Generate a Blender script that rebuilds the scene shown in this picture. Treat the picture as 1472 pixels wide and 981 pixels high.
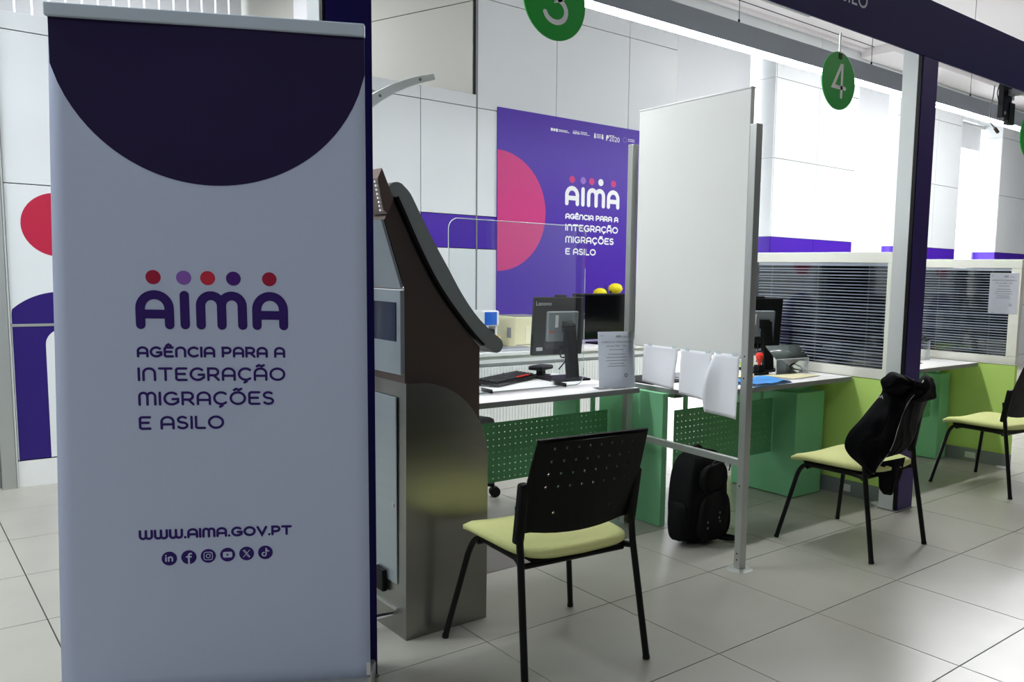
import bpy, bmesh, math, random
from mathutils import Vector, Matrix, noise
random.seed(7)
S = bpy.context.scene
for o in list(bpy.data.objects): bpy.data.objects.remove(o)
COL = S.collection
R = math.radians

# ------------------------------------------------------------------ camera
def make_camera():
    f, yaw, pit, rol = 1217.44, 0.8535067, 0.108875, 0.0213292
    loc = Vector((-1.63744, -2.53448, 1.36199))
    ppx, ppy = 877.08, 526.05
    fw = Vector((math.cos(yaw)*math.cos(pit), math.sin(yaw)*math.cos(pit), -math.sin(pit)))
    r = fw.cross(Vector((0, 0, 1))).normalized(); u = r.cross(fw)
    r2 = r*math.cos(rol) + u*math.sin(rol); u2 = -r*math.sin(rol) + u*math.cos(rol)
    cd = bpy.data.cameras.new('camera'); c = bpy.data.objects.new('camera', cd); COL.objects.link(c)
    m = Matrix((r2, u2, -fw)).transposed().to_4x4(); m.translation = loc
    c.matrix_world = m
    cd.sensor_width = 36; cd.sensor_fit = 'HORIZONTAL'; cd.lens = f*36/1472
    cd.shift_x = (736-ppx)/1472; cd.shift_y = (ppy-490.5)/1472
    cd.clip_start = 0.05
    S.camera = c
make_camera()

# ------------------------------------------------------------------ world and lights
w = bpy.data.worlds.new('world'); S.world = w; w.use_nodes = True
w.node_tree.nodes['Background'].inputs[0].default_value = (.72, .84, 1.0, 1)
w.node_tree.nodes['Background'].inputs[1].default_value = 0.055
def area(name, loc, sx, sy, power, col=(1, 1, 1), rot=(0, 0, 0)):
    l = bpy.data.lights.new(name, 'AREA'); l.shape = 'RECTANGLE'; l.size = sx; l.size_y = sy; l.energy = power; l.color = col
    o = bpy.data.objects.new(name, l); COL.objects.link(o); o.location = loc; o.rotation_euler = rot
    return o
area('hall_area_light', (-2.9, -2.6, 4.05), 2.6, .4, 38, (.88, .94, 1.0))  # unseen light added to brighten the front of the banner
area('hall_area_light', (5.2, -2.8, 4.05), 3.0, .4, 26, (1.0, .94, .86))
area('hall_area_light', (-2.7, 2.1, 4.05), .5, 2.6, 150, (.90, .96, 1.0))
area('office_fill_light', (8.2, 1.6, 4.09), 4.5, .5, 170, (.97, .98, 1.0))  # added out of view to brighten the right end of the back wall
area('recess_fill_light', (.1, 5.0, 4.09), 1.6, 1.0, 40, (.95, .98, 1.0))  # unseen fill added so the recess wall and curtains read bright
LED = 66.0
S.view_settings.view_transform = 'Standard'
S.view_settings.look = 'None'
S.view_settings.gamma = 1
S.view_settings.use_curve_mapping = False
S.view_settings.exposure = 0.22

# ------------------------------------------------------------------ materials
MATS = {}
def srgb(r, g, b):
    f = lambda v: (v/255/12.92) if v/255 <= .04045 else ((v/255+.055)/1.055)**2.4
    return (f(r), f(g), f(b), 1)
def mat(name, col, rough=.5, metal=0.0, var=0.0, scale=20.0, bump=0.0, bscale=200.0, stretch=None, emit=0.0, trans=0.0, ior=1.45, alpha=1.0, coat=0.0, spec=None):
    if name in MATS: return MATS[name]
    m = bpy.data.materials.new(name); m.use_nodes = True
    nt = m.node_tree; b = nt.nodes['Principled BSDF']
    b.inputs['Base Color'].default_value = col; b.inputs['Roughness'].default_value = rough; b.inputs['Metallic'].default_value = metal
    b.inputs['IOR'].default_value = ior
    if spec is not None: b.inputs['Specular IOR Level'].default_value = spec
    if trans: b.inputs['Transmission Weight'].default_value = trans
    if alpha < 1: b.inputs['Alpha'].default_value = alpha
    if coat: b.inputs['Coat Weight'].default_value = coat; b.inputs['Coat Roughness'].default_value = .12
    if emit:
        b.inputs['Emission Color'].default_value = col; b.inputs['Emission Strength'].default_value = emit
    if var or bump:
        tc = nt.nodes.new('ShaderNodeTexCoord'); mp = nt.nodes.new('ShaderNodeMapping')
        nt.links.new(tc.outputs['Object'], mp.inputs[0])
        if stretch: mp.inputs['Scale'].default_value = stretch
    if var:
        n = nt.nodes.new('ShaderNodeTexNoise'); n.inputs['Scale'].default_value = scale; n.inputs['Detail'].default_value = 5
        nt.links.new(mp.outputs[0], n.inputs['Vector'])
        mx = nt.nodes.new('ShaderNodeMix'); mx.data_type = 'RGBA'
        c1 = [min(1, c*(1-var)) for c in col[:3]]+[1]; c2 = [min(1, c*(1+var)) for c in col[:3]]+[1]
        mx.inputs[6].default_value = c1; mx.inputs[7].default_value = c2
        nt.links.new(n.outputs['Fac'], mx.inputs[0]); nt.links.new(mx.outputs[2], b.inputs['Base Color'])
    if bump:
        n2 = nt.nodes.new('ShaderNodeTexNoise'); n2.inputs['Scale'].default_value = bscale; n2.inputs['Detail'].default_value = 3
        nt.links.new(mp.outputs[0], n2.inputs['Vector'])
        bp = nt.nodes.new('ShaderNodeBump'); bp.inputs['Strength'].default_value = bump; bp.inputs['Distance'].default_value = .004
        nt.links.new(n2.outputs['Fac'], bp.inputs['Height']); nt.links.new(bp.outputs[0], b.inputs['Normal'])
    MATS[name] = m
    return m
TILE = mat('porcelain_tile', srgb(164, 162, 152), .30, var=.10, scale=4, bump=.05, bscale=60)
GROUT = mat('grout', srgb(38, 35, 30), .9, var=.1)
CLAD = mat('white_cladding', srgb(226, 230, 232), .38, var=.02, scale=3)
CORE = mat('dark_joint', srgb(45, 47, 52), .8, var=.05)
BEIGE = mat('beige_paint', srgb(214, 213, 204), .6, var=.03, scale=3)
CEIL = mat('ceiling_paint', srgb(238, 234, 236), .8, var=.015, scale=2)
PURPLE = mat('purple_vinyl', srgb(70, 28, 165), .40, var=.03)
NAVY = mat('navy_print', srgb(36, 8, 108), .45, var=.03)
HEADER = mat('navy_header', srgb(20, 14, 80), .5, var=.04, spec=.2)
COLP = mat('purple_column', srgb(48, 28, 100), .42, var=.05)
CRIMSON = mat('crimson_print', srgb(186, 22, 62), .5, var=.02)
PINK = mat('pink_print', srgb(205, 45, 125), .42, var=.03)
LILAC = mat('lilac_print', srgb(150, 105, 200), .5, var=.02)
WHITEP = mat('white_print', srgb(245, 245, 248), .5, var=.01)
COLG = mat('grey_column', srgb(206, 210, 208), .5, var=.04, scale=6)
ALU = mat('aluminium', srgb(190, 192, 188), .38, .75, var=.05, bump=.05, bscale=80, stretch=(1, 1, .05))
STEEL = mat('brushed_steel', srgb(150, 148, 142), .30, .95, var=.06, scale=40, bump=.04, bscale=220, stretch=(.05, .05, 1))
STEELB = mat('rear_steel', srgb(175, 184, 190), .34, .85, var=.05, scale=30, bump=.03, bscale=200, stretch=(1, .05, 1))
DGREY = mat('dark_grey_plastic', srgb(122, 128, 130), .5, var=.05, bump=.05, bscale=300)
BLACK = mat('black_plastic', srgb(11, 11, 12), .5, var=.1, bump=.04, bscale=300, spec=.22)
BLACKM = mat('black_steel_tube', srgb(12, 12, 13), .4, var=.08, spec=.3)
RUBBER = mat('black_rubber', srgb(15, 15, 15), .8, var=.1)
LIME = mat('lime_fabric', srgb(218, 222, 150), .85, var=.06, scale=60, bump=.25, bscale=900)
FABRIC = mat('banner_fabric', srgb(204, 214, 240), .8, var=.02, scale=50, bump=.08, bscale=700)
BNAVY = mat('banner_navy_print', srgb(30, 8, 66), .75, var=.06, scale=8, bump=.08, bscale=700)
BINK = mat('banner_ink', srgb(50, 18, 110), .75, var=.03)
BRED = mat('banner_crimson', srgb(176, 22, 62), .75, var=.03)
BRED2 = mat('banner_red', srgb(214, 46, 70), .75, var=.03)
BLIL = mat('banner_lilac', srgb(150, 98, 196), .75, var=.03)
BVIO = mat('banner_violet', srgb(78, 28, 130), .75, var=.03)
GREEN = mat('mint_green_panel', srgb(132, 202, 150), .45, var=.05, scale=15)
GREENP = mat('perforated_green', srgb(108, 178, 122), .5, var=.05, scale=15)
LGREEN = mat('lime_laminate', srgb(204, 238, 126), .5, var=.03, scale=6)
DESKT = mat('white_laminate', srgb(236, 234, 232), .42, var=.02)
DEDGE = mat('grey_edge_band', srgb(128, 130, 130), .55, var=.04)
SKIRT = mat('grey_skirting', srgb(150, 154, 156), .4, .3, var=.05)
FRAME = mat('window_frame_paint', srgb(226, 226, 214), .5, var=.03)
GLASS = mat('clear_glass', (1, 1, 1, 1), .02, trans=1.0, ior=1.45, var=.0)
DARKG = mat('dark_tinted_glass', srgb(14, 14, 24), .06, var=.2, scale=2)
SLAT = mat('blind_slat', srgb(232, 232, 246), .35, .05, var=.08)
DISC = mat('green_sign', srgb(30, 168, 62), .35, var=.04)
LAMPB = mat('lamp_housing', srgb(160, 167, 176), .5, .2, var=.04)
PAPER = mat('white_paper', srgb(240, 241, 246), .8, var=.01, bump=.03, bscale=60)
INK = mat('grey_ink', srgb(95, 95, 102), .8, var=.05)
CREAM = mat('beige_plastic', srgb(222, 216, 176), .5, var=.03)
BLUE = mat('blue_folder', srgb(70, 150, 225), .4, var=.15, scale=8)
BLUEP = mat('blue_plastic', srgb(20, 95, 200), .4, var=.04)
RED = mat('red_plastic', srgb(220, 45, 30), .4, var=.04)
YELLOW = mat('yellow_petals', srgb(245, 222, 20), .6, var=.15, scale=60, bump=.5, bscale=90)
LEAF = mat('dark_leaf', srgb(28, 45, 26), .5, var=.2)
CLOTH = mat('black_jacket_cloth', srgb(9, 9, 11), .85, var=.25, scale=14, bump=.35, bscale=40, spec=.15)
NYLON = mat('black_nylon', srgb(8, 8, 9), .7, var=.3, scale=30, bump=.3, bscale=300, spec=.2)
WPLAST = mat('white_plastic', srgb(232, 233, 232), .45, var=.02)
SCREEN = mat('dark_screen', srgb(26, 34, 58), .12, var=.15, scale=3)
BLKSCR = mat('black_screen', srgb(8, 8, 10), .10, var=.2)
EMITLED = mat('led_diffuser', (.94, .97, 1.0, 1), .5, emit=LED)
EMITWIN = mat('daylit_frosted_pane', (.97, .98, 1.0, 1), .5, emit=3.2)
EMITSTR = mat('kiosk_lamp', (.95, .98, 1.0, 1), .5, emit=5)
BLIND = mat('roller_blind_fabric', srgb(236, 238, 242), .8, var=.01, bump=.05, bscale=300)
ACRYL = mat('acrylic_edge', srgb(225, 235, 235), .15, var=.03)
def acrylic():
    m = bpy.data.materials.new('clear_acrylic'); m.use_nodes = True; nt = m.node_tree; nt.nodes.clear()
    o = nt.nodes.new('ShaderNodeOutputMaterial'); mix = nt.nodes.new('ShaderNodeMixShader'); t = nt.nodes.new('ShaderNodeBsdfTransparent')
    g = nt.nodes.new('ShaderNodeBsdfGlossy'); fr = nt.nodes.new('ShaderNodeFresnel'); fr.inputs[0].default_value = 1.42
    tc = nt.nodes.new('ShaderNodeTexCoord'); n = nt.nodes.new('ShaderNodeTexNoise'); n.inputs['Scale'].default_value = 3
    mr = nt.nodes.new('ShaderNodeMapRange'); mr.inputs[3].default_value = .01; mr.inputs[4].default_value = .05
    nt.links.new(tc.outputs['Object'], n.inputs['Vector']); nt.links.new(n.outputs['Fac'], mr.inputs[0]); nt.links.new(mr.outputs[0], g.inputs['Roughness'])
    t.inputs[0].default_value = (.96, .98, .98, 1)
    nt.links.new(fr.outputs[0], mix.inputs[0]); nt.links.new(t.outputs[0], mix.inputs[1]); nt.links.new(g.outputs[0], mix.inputs[2]); nt.links.new(mix.outputs[0], o.inputs[0])
    return m
ACR = acrylic()
def translucent_paper(m, k):
    nt = m.node_tree; b = nt.nodes['Principled BSDF']; o = nt.nodes['Material Output']
    t = nt.nodes.new('ShaderNodeBsdfTranslucent'); t.inputs[0].default_value = b.inputs['Base Color'].default_value
    mx = nt.nodes.new('ShaderNodeMixShader'); mx.inputs[0].default_value = k
    nt.links.new(b.outputs[0], mx.inputs[1]); nt.links.new(t.outputs[0], mx.inputs[2]); nt.links.new(mx.outputs[0], o.inputs[0])
SHEETP = mat('office_paper', srgb(246, 247, 252), .8, var=.01, bump=.03, bscale=60)
translucent_paper(PAPER, .7)

# ------------------------------------------------------------------ mesh helpers
class MB:
    def __init__(s): s.v = []; s.f = []; s.sm = []
    def add(s, vs, fs, smooth=False):
        k = len(s.v); s.v += [tuple(v) for v in vs]; s.f += [tuple(i+k for i in f) for f in fs]; s.sm += [smooth]*len(fs); return s
    def box(s, x0, x1, y0, y1, z0, z1, b=0.0):
        if x0 > x1: x0, x1 = x1, x0
        if y0 > y1: y0, y1 = y1, y0
        if z0 > z1: z0, z1 = z1, z0
        if b <= 0:
            vs = [(x, y, z) for x in (x0, x1) for y in (y0, y1) for z in (z0, z1)]
            return s.add(vs, [(0, 1, 3, 2), (4, 6, 7, 5), (0, 4, 5, 1), (2, 3, 7, 6), (0, 2, 6, 4), (1, 5, 7, 3)])
        bm = bmesh.new(); bmesh.ops.create_cube(bm, size=1)
        for v in bm.verts: v.co = Vector(((x0+x1)/2+v.co.x*(x1-x0), (y0+y1)/2+v.co.y*(y1-y0), (z0+z1)/2+v.co.z*(z1-z0)))
        b = min(b, .49*min(x1-x0, y1-y0, z1-z0))
        bmesh.ops.bevel(bm, geom=bm.edges[:], offset=b, segments=2, affect='EDGES', profile=.5)
        bm.verts.index_update(); s.add([v.co for v in bm.verts], [[v.index for v in f.verts] for f in bm.faces]); bm.free(); return s
    def tube(s, pts, r, n=10, cap=True, closed=False):
        pts = [Vector(p) for p in pts]; N = len(pts); rs = r if isinstance(r, (list, tuple)) else [r]*N
        up = None; rings = []
        for i, p in enumerate(pts):
            a = pts[(i-1) % N] if (i > 0 or closed) else p; c = pts[(i+1) % N] if (i < N-1 or closed) else p
            t = (c-a).normalized()
            if up is None:
                up = Vector((0, 0, 1)) if abs(t.z) < .9 else Vector((1, 0, 0))
            x = up.cross(t).normalized(); y = t.cross(x); up = y
            rings.append([p+x*rs[i]*math.cos(2*math.pi*k/n)+y*rs[i]*math.sin(2*math.pi*k/n) for k in range(n)])
        vs = [v for g in rings for v in g]; fs = []
        for i in range(N if closed else N-1):
            j = (i+1) % N
            for k in range(n): fs.append((i*n+k, i*n+(k+1) % n, j*n+(k+1) % n, j*n+k))
        s.add(vs, fs, True)
        if cap and not closed:
            s.add(rings[0], [tuple(range(n))[::-1]]); s.add(rings[-1], [tuple(range(n))])
        return s
    def lathe(s, prof, n=24, c=(0, 0, 0)):
        vs = []; fs = []
        for (r, z) in prof:
            for k in range(n): vs.append((c[0]+r*math.cos(2*math.pi*k/n), c[1]+r*math.sin(2*math.pi*k/n), c[2]+z))
        for i in range(len(prof)-1):
            for k in range(n): fs.append((i*n+k, i*n+(k+1) % n, (i+1)*n+(k+1) % n, (i+1)*n+k))
        fs.append(tuple(range(n))[::-1]); fs.append(tuple((len(prof)-1)*n+k for k in range(n)))
        return s.add(vs, fs, False)
    def prism(s, poly, a, b, plane='xz', smooth=False):
        def P(p, d): return {'xz': (p[0], d, p[1]), 'xy': (p[0], p[1], d), 'yz': (d, p[0], p[1])}[plane]
        n = len(poly); s.add([P(p, a) for p in poly]+[P(p, b) for p in poly], [tuple(range(n))[::-1], tuple(range(n, 2*n))])
        s.add([P(p, a) for p in poly]+[P(p, b) for p in poly], [(i, (i+1) % n, n+(i+1) % n, n+i) for i in range(n)], smooth); return s
    def grid(s, P, nu, nv, smooth=True, closeu=False):
        vs = [P(i, j) for i in range(nu) for j in range(nv)]; fs = []
        for i in range(nu if closeu else nu-1):
            for j in range(nv-1): fs.append((i*nv+j, ((i+1) % nu)*nv+j, ((i+1) % nu)*nv+j+1, i*nv+j+1))
        return s.add(vs, fs, smooth)
    def xf(s, fn): s.v = [tuple(fn(Vector(v))) for v in s.v]; return s
    def mesh(s, name, m):
        me = bpy.data.meshes.new(name); me.from_pydata(s.v, [], s.f); me.polygons.foreach_set('use_smooth', s.sm)
        bm = bmesh.new(); bm.from_mesh(me); bmesh.ops.recalc_face_normals(bm, faces=bm.faces); bm.to_mesh(me); bm.free()
        me.materials.append(m); me.update(); return me
    def obj(s, name, m, parent=None, label=None, kind=None):
        return link(name, s.mesh(name, m), parent, label, kind)
def link(name, me, parent=None, label=None, kind=None):
    o = bpy.data.objects.new(name, me); COL.objects.link(o)
    if parent is not None: o.parent = parent
    if label: o['label'] = label
    if kind: o['kind'] = kind
    return o
def tag(o, label, cat, group=None):
    o['label'] = label; o['category'] = cat
    if group: o['group'] = group
    return o
def thing(name, label, cat, loc=(0, 0, 0), rz=0.0, group=None, rot=None):
    o = bpy.data.objects.new(name, None); COL.objects.link(o); o.empty_display_size = .1
    o.location = loc; o.rotation_euler = rot if rot else (0, 0, rz)
    return tag(o, label, cat, group)
def struct(name, mb, m): return mb.obj(name, m, None, None, 'structure')
def solid(o, t, off=0.0):
    md = o.modifiers.new('solid', 'SOLIDIFY'); md.thickness = t; md.offset = off; return o
def copy_tree(o, parent=None):
    c = o.copy(); COL.objects.link(c); c.parent = parent
    for ch in [x for x in COL.objects if x.parent == o]: copy_tree(ch, c)
    return c
def B(x0, x1, y0, y1, z0, z1, b=0.0): return MB().box(x0, x1, y0, y1, z0, z1, b)
def T(pts, r, n=10): return MB().tube(pts, r, n)
def arcp(cx, cy, rx, ry, a0, a1, n=12):
    return [(cx+rx*math.cos(R(a0+(a1-a0)*i/n)), cy+ry*math.sin(R(a0+(a1-a0)*i/n))) for i in range(n+1)]
def bez(p, n=16):
    p = [Vector(q) for q in p]; out = []
    for k in range(n+1):
        t = k/n; q = list(p)
        while len(q) > 1: q = [q[i].lerp(q[i+1], t) for i in range(len(q)-1)]
        out.append(q[0])
    return out
def smooth_path(pts, n=6):
    pts = [Vector(p) for p in pts]; out = []
    for i in range(len(pts)-1):
        p0 = pts[max(i-1, 0)]; p1 = pts[i]; p2 = pts[i+1]; p3 = pts[min(i+2, len(pts)-1)]
        for k in range(n):
            t = k/n; out.append(.5*((2*p1)+(p2-p0)*t+(2*p0-5*p1+4*p2-p3)*t*t+(3*p1-p0-3*p2+p3)*t**3))
    out.append(pts[-1]); return out
def rrect(x0, x1, z0, z1, r, n=5):
    return arcp(x1-r, z1-r, r, r, 0, 90, n)+arcp(x0+r, z1-r, r, r, 90, 180, n)+arcp(x0+r, z0+r, r, r, 180, 270, n)+arcp(x1-r, z0+r, r, r, 270, 360, n)

# flat print: strokes and shapes drawn in a 2D frame and laid on a surface
DEP = [0]
def stroke(mb, pts, wd, P):
    # one ribbon per stroke with mitred joints and round caps; each stroke a hair above the last, so prints never share a plane
    h = wd/2; DEP[0] = (DEP[0]+1) % 6; dd = DEP[0]*.00006
    q = [pts[0]]
    for p in pts[1:]:
        if math.dist(p, q[-1]) > 1e-7: q.append(p)
    if len(q) < 2: q = [pts[0], (pts[0][0]+wd*.01, pts[0][1])]
    L_, R_ = [], []; N = len(q)
    closed = math.dist(q[0], q[-1]) < 1e-6 and N > 3
    for i in range(N):
        a = q[i-1] if i else (q[-2] if closed else q[0]); c = q[i+1] if i < N-1 else (q[1] if closed else q[-1]); b = q[i]
        t0 = (b[0]-a[0], b[1]-a[1]); t1 = (c[0]-b[0], c[1]-b[1])
        if t0 == (0, 0): t0 = t1
        if t1 == (0, 0): t1 = t0
        l0, l1 = math.hypot(*t0), math.hypot(*t1); n0 = (-t0[1]/l0, t0[0]/l0); n1_ = (-t1[1]/l1, t1[0]/l1)
        mx, my = n0[0]+n1_[0], n0[1]+n1_[1]; ml = math.hypot(mx, my) or 1e-6; mx /= ml; my /= ml
        k = h/max(.45, mx*n0[0]+my*n0[1]); L_.append((b[0]+mx*k, b[1]+my*k)); R_.append((b[0]-mx*k, b[1]-my*k))
    for i in range(N-1): mb.add([P(*L_[i], dd), P(*R_[i], dd), P(*R_[i+1], dd), P(*L_[i+1], dd)], [(0, 1, 2, 3)])
    if not closed:
        for e, o_ in ((0, 1), (N-1, N-2)):
            an = math.atan2(q[e][1]-q[o_][1], q[e][0]-q[o_][0])
            mb.add([P(q[e][0]+h*math.cos(an+math.pi*(k/8-.5)), q[e][1]+h*math.sin(an+math.pi*(k/8-.5)), dd) for k in range(9)], [tuple(range(9))])
def shape(mb, poly, P): mb.add([P(*p) for p in poly], [tuple(range(len(poly)))])
def dot(mb, x, y, r, P, n=24): shape(mb, arcp(x, y, r, r, 0, 360*(n-1)/n, n-1), P)
def G(ch):
    b = {'Ê': 'E', 'Ç': 'C', 'Ã': 'A', 'Õ': 'O', 'Á': 'A'}.get(ch, ch); A = arcp
    g = {
     'A': (.78, [[(0, 0), (0, .6)]+A(.39, .6, .39, .4, 180, 0)+[(.78, 0)], [(0, .36), (.78, .36)]]),
     'G': (.86, [A(.45, .5, .45, .5, 48, 315, 18)+[(.86, .2), (.86, .45), (.52, .45)]]),
     'E': (.66, [[(.66, 1), (.1, 1), (0, .9), (0, .1), (.1, 0), (.66, 0)], [(0, .52), (.56, .52)]]),
     'N': (.74, [[(0, 0), (0, .62)]+A(.37, .62, .37, .38, 180, 0)+[(.74, 0)]]),
     'C': (.78, [A(.45, .5, .45, .5, 48, 312, 18)]),
     'I': (.0, [[(0, 0), (0, 1)]]),
     'P': (.66, [[(0, 0), (0, 1), (.38, 1)]+A(.38, .7, .28, .3, 90, -90)+[(0, .4)]]),
     'R': (.68, [[(0, 0), (0, 1), (.38, 1)]+A(.38, .7, .28, .3, 90, -90)+[(0, .4)], [(.36, .4), (.68, 0)]]),
     'T': (.8, [[(0, 1), (.8, 1)], [(.4, 1), (.4, 0)]]),
     'O': (.94, [A(.47, .5, .47, .5, 0, 360, 24)]),
     'M': (1.0, [[(0, 0), (0, .7)]+A(.25, .7, .25, .3, 180, 0)+[(.5, 0)], [(.5, .7)]+A(.75, .7, .25, .3, 180, 0)+[(1, 0)]]),
     'S': (.62, [A(.31, .755, .29, .245, 40, 180)+A(.31, .755, .29, .245, 180, 250, 4)+[(.34, .5)]+A(.31, .25, .31, .25, 70, -60, 8)+A(.31, .25, .31, .25, -60, -150, 6)]),
     'L': (.58, [[(0, 1), (0, .1), (.1, 0), (.58, 0)]]),
     'W': (1.06, [[(0, 1), (0, .3)]+A(.265, .3, .265, .3, 180, 360)+[(.53, 1)], [(.53, .3)]+A(.795, .3, .265, .3, 180, 360)+[(1.06, 1)]]),
     'V': (.8, [[(0, 1), (.4, 0), (.8, 1)]]), '.': (.0, [[(0, 0), (0, .02)]]), ' ': (.16, []),
    }[b]
    wd, st = g; st = list(st)
    if ch == 'Ê': st.append([(.14, 1.2), (.33, 1.36), (.52, 1.2)])
    if ch in 'ÃÕ': st.append([(wd/2-.24, 1.2), (wd/2-.1, 1.3), (wd/2+.08, 1.2), (wd/2+.24, 1.3)])
    if ch == 'Ç': st.append([(.42, 0), (.5, -.14), (.36, -.24)])
    return wd, st
def line_text(text, x, y, width, height, wd, P, m, parent):      # one object for each word
    gap = .30; tot = sum(G(c)[0] for c in text)+gap*(len(text)-1); sx = (width-wd)/tot; x += wd/2; y += wd/2; sy = height-wd
    mb = MB()
    for c in text+' ':
        gw, st = G(c)
        for s_ in st: stroke(mb, [(x+a*sx, y+b*sy) for a, b in s_], wd, P)
        x += (gw+gap)*sx
        if c == ' ' and mb.v: mb.obj('word', m, parent); mb = MB()
def logo(mbs, x, y, wdt, P):           # the four-letter wordmark with five dots; mbs = ink and five dot meshes
    k = wdt/797; q = lambda X, Y: (x+(X-55)*k, y+(377-Y)*k)
    def st(pts): stroke(mbs[0], [q(*p) for p in pts], 49*k, P)
    def AA(x0, x1):
        c = (x0+x1)/2; r = (x1-x0)/2
        st([(x0, 352)]+[(c+r*math.cos(R(t)), 262-76*math.sin(R(t))) for t in range(180, -1, -12)]+[(x1, 352)]); st([(x0, 293), (x1, 293)])
    AA(80, 228); st([(308, 187), (308, 352)]); AA(685, 828)
    for c in (445, 554): st([(c-54.5, 352)]+[(c+54.5*math.cos(R(t)), 243-56*math.sin(R(t))) for t in range(180, -1, -12)]+[(c+54.5, 352)])
    for i, X in enumerate((152, 308, 432, 566, 756)): dot(mbs[1+i], *q(X, 90), 39*k, P)
def font_mesh(name, text, size, m, P, align='CENTER'):
    cu = bpy.data.curves.new('tmp', 'FONT'); cu.body = text; cu.size = size; cu.align_x = align; cu.resolution_u = 3
    o = bpy.data.objects.new('tmp', cu); COL.objects.link(o)
    dg = bpy.context.evaluated_depsgraph_get(); me = bpy.data.meshes.new_from_object(o.evaluated_get(dg)); me.name = name
    bpy.data.objects.remove(o); bpy.data.curves.remove(cu)
    for v in me.vertices: v.co = P(v.co.x, v.co.y)
    me.materials.clear(); me.materials.append(m); return me

# ------------------------------------------------------------------ floor
fl = struct('floor', B(-7, 14, -7, 8, -.06, -.004), GROUT)
tm = B(-.298, .298, -.298, .298, -.004, .004, .0012).mesh('tile', TILE)
tiles = []
for i in range(-4, 13):
    for j in range(-3, 7):
        o = link('tile', tm, fl); o.location = (.3+.6*i, .3+.6*j, random.uniform(-.0004, .0003)); tiles.append((i, j))
fb = MB()
for i in range(-12, 23):
    for j in range(-12, 13):
        if -4 <= i < 13 and -3 <= j < 7: continue
        x, y = .3+.6*i, .3+.6*j
        fb.add([(x-.2985, y-.2985, .003), (x+.2985, y-.2985, .003), (x+.2985, y+.2985, .003), (x-.2985, y+.2985, .003)], [(0, 1, 2, 3)])
fb.obj('distant_tiles', TILE, fl, None, 'stuff')

# ------------------------------------------------------------------ back wall with cladding panels
YB = 3.55
core = MB()
core.box(-1.03, 2.17, YB+.018, YB+.16, 0, 2.785)
core.box(2.17, 4.46, YB+.018, YB+.4, 0, 4.13)
for a, b in ((6.02, 7.62), (8.9, 10.24), (11.53, 14)): core.box(a, b, YB+.018, YB+.4, 0, 4.13)
wb = struct('wall_back', core, CORE)
for a, b, z in ((4.46, 6.02, 4.0), (7.62, 8.9, 3.9), (10.24, 11.53, 3.75)): B(a, b, YB+.002, YB+.4, z, 4.13).obj('lintel', CLAD, wb)
ZR = [.165, .985, 1.54, 1.81, 2.68, 3.55, 4.13]
def panel(x0, x1, z0, z1, m=CLAD, g=.0028):
    B(x0+g, x1-g, YB, YB+.018, z0+g, z1-g, .0015).obj('wall_panel', m, wb)
xs = [-1.03, -.1, .82, 1.66, 2.17]
for i in range(4):
    for k in range(4):
        if i == 3 and ZR[k] == 1.54: panel(xs[i], xs[i+1], 1.54, 1.81, PURPLE)
        elif i < 3 and k == 1: panel(xs[i], xs[i+1], .985, 1.81)
        elif i < 3 and k == 2: pass
        else: panel(xs[i], xs[i+1], ZR[k], ZR[k+1])
    panel(xs[i], xs[i+1], 2.68, 2.785)
for xs in ([2.17, 2.98, 3.83, 4.46], [6.02, 6.82, 7.62], [8.9, 9.57, 10.24], [11.53, 12.4, 13.2, 14]):
    for i in range(len(xs)-1):
        for k in range(6): panel(xs[i], xs[i+1], ZR[k], ZR[k+1], PURPLE if ZR[k] == 1.54 else CLAD)
B(2.164, 2.176, YB-.004, YB+.01, 0.16, 4.13).obj('joint_profile', DEDGE, wb)
for a, b in ((6.02, 6.035), (8.9, 8.915), (11.53, 11.545)):       # reveals of the window niches
    for k in range(6): B(a-.016, a-.001, YB+.004, YB+.40, ZR[k]+.002, ZR[k+1]-.002).obj('reveal_panel', PURPLE if ZR[k] == 1.54 else CLAD, wb)
for a in (4.46, 7.62, 10.24): B(a+.001, a+.016, YB+.004, YB+.40, .165, 4.0).obj('reveal_panel', CLAD, wb)
bb = MB()
for a, b in ((-1.03, 4.46), (6.02, 7.62), (8.9, 10.24), (11.53, 14)): bb.box(a, b, YB-.006, YB+.012, 0, .16)
struct('baseboard_back', bb, WPLAST)
# niche windows with roller blinds
for n_, (a, b, z1, drop) in enumerate(((4.46, 6.02, 4.0, 1.0), (7.62, 8.9, 3.9, .9), (10.24, 11.53, 3.75, 3.35))):
    wn = B(a, b, YB+.38, YB+.40, 0, z1).obj('window_%d' % (n_+1), EMITWIN, None, None, 'structure')
    B(a+.02, b-.12, YB+.29, YB+.296, drop, z1-.05).obj('roller_blind', BLIND, wn)
    T([(a+.02, YB+.30, z1-.04), (b-.03, YB+.30, z1-.04)], .03).obj('blind_roller', WPLAST, wn)
    B(b-.11, b-.06, YB+.33, YB+.375, 0, z1).obj('window_frame', WPLAST, wn)
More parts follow.
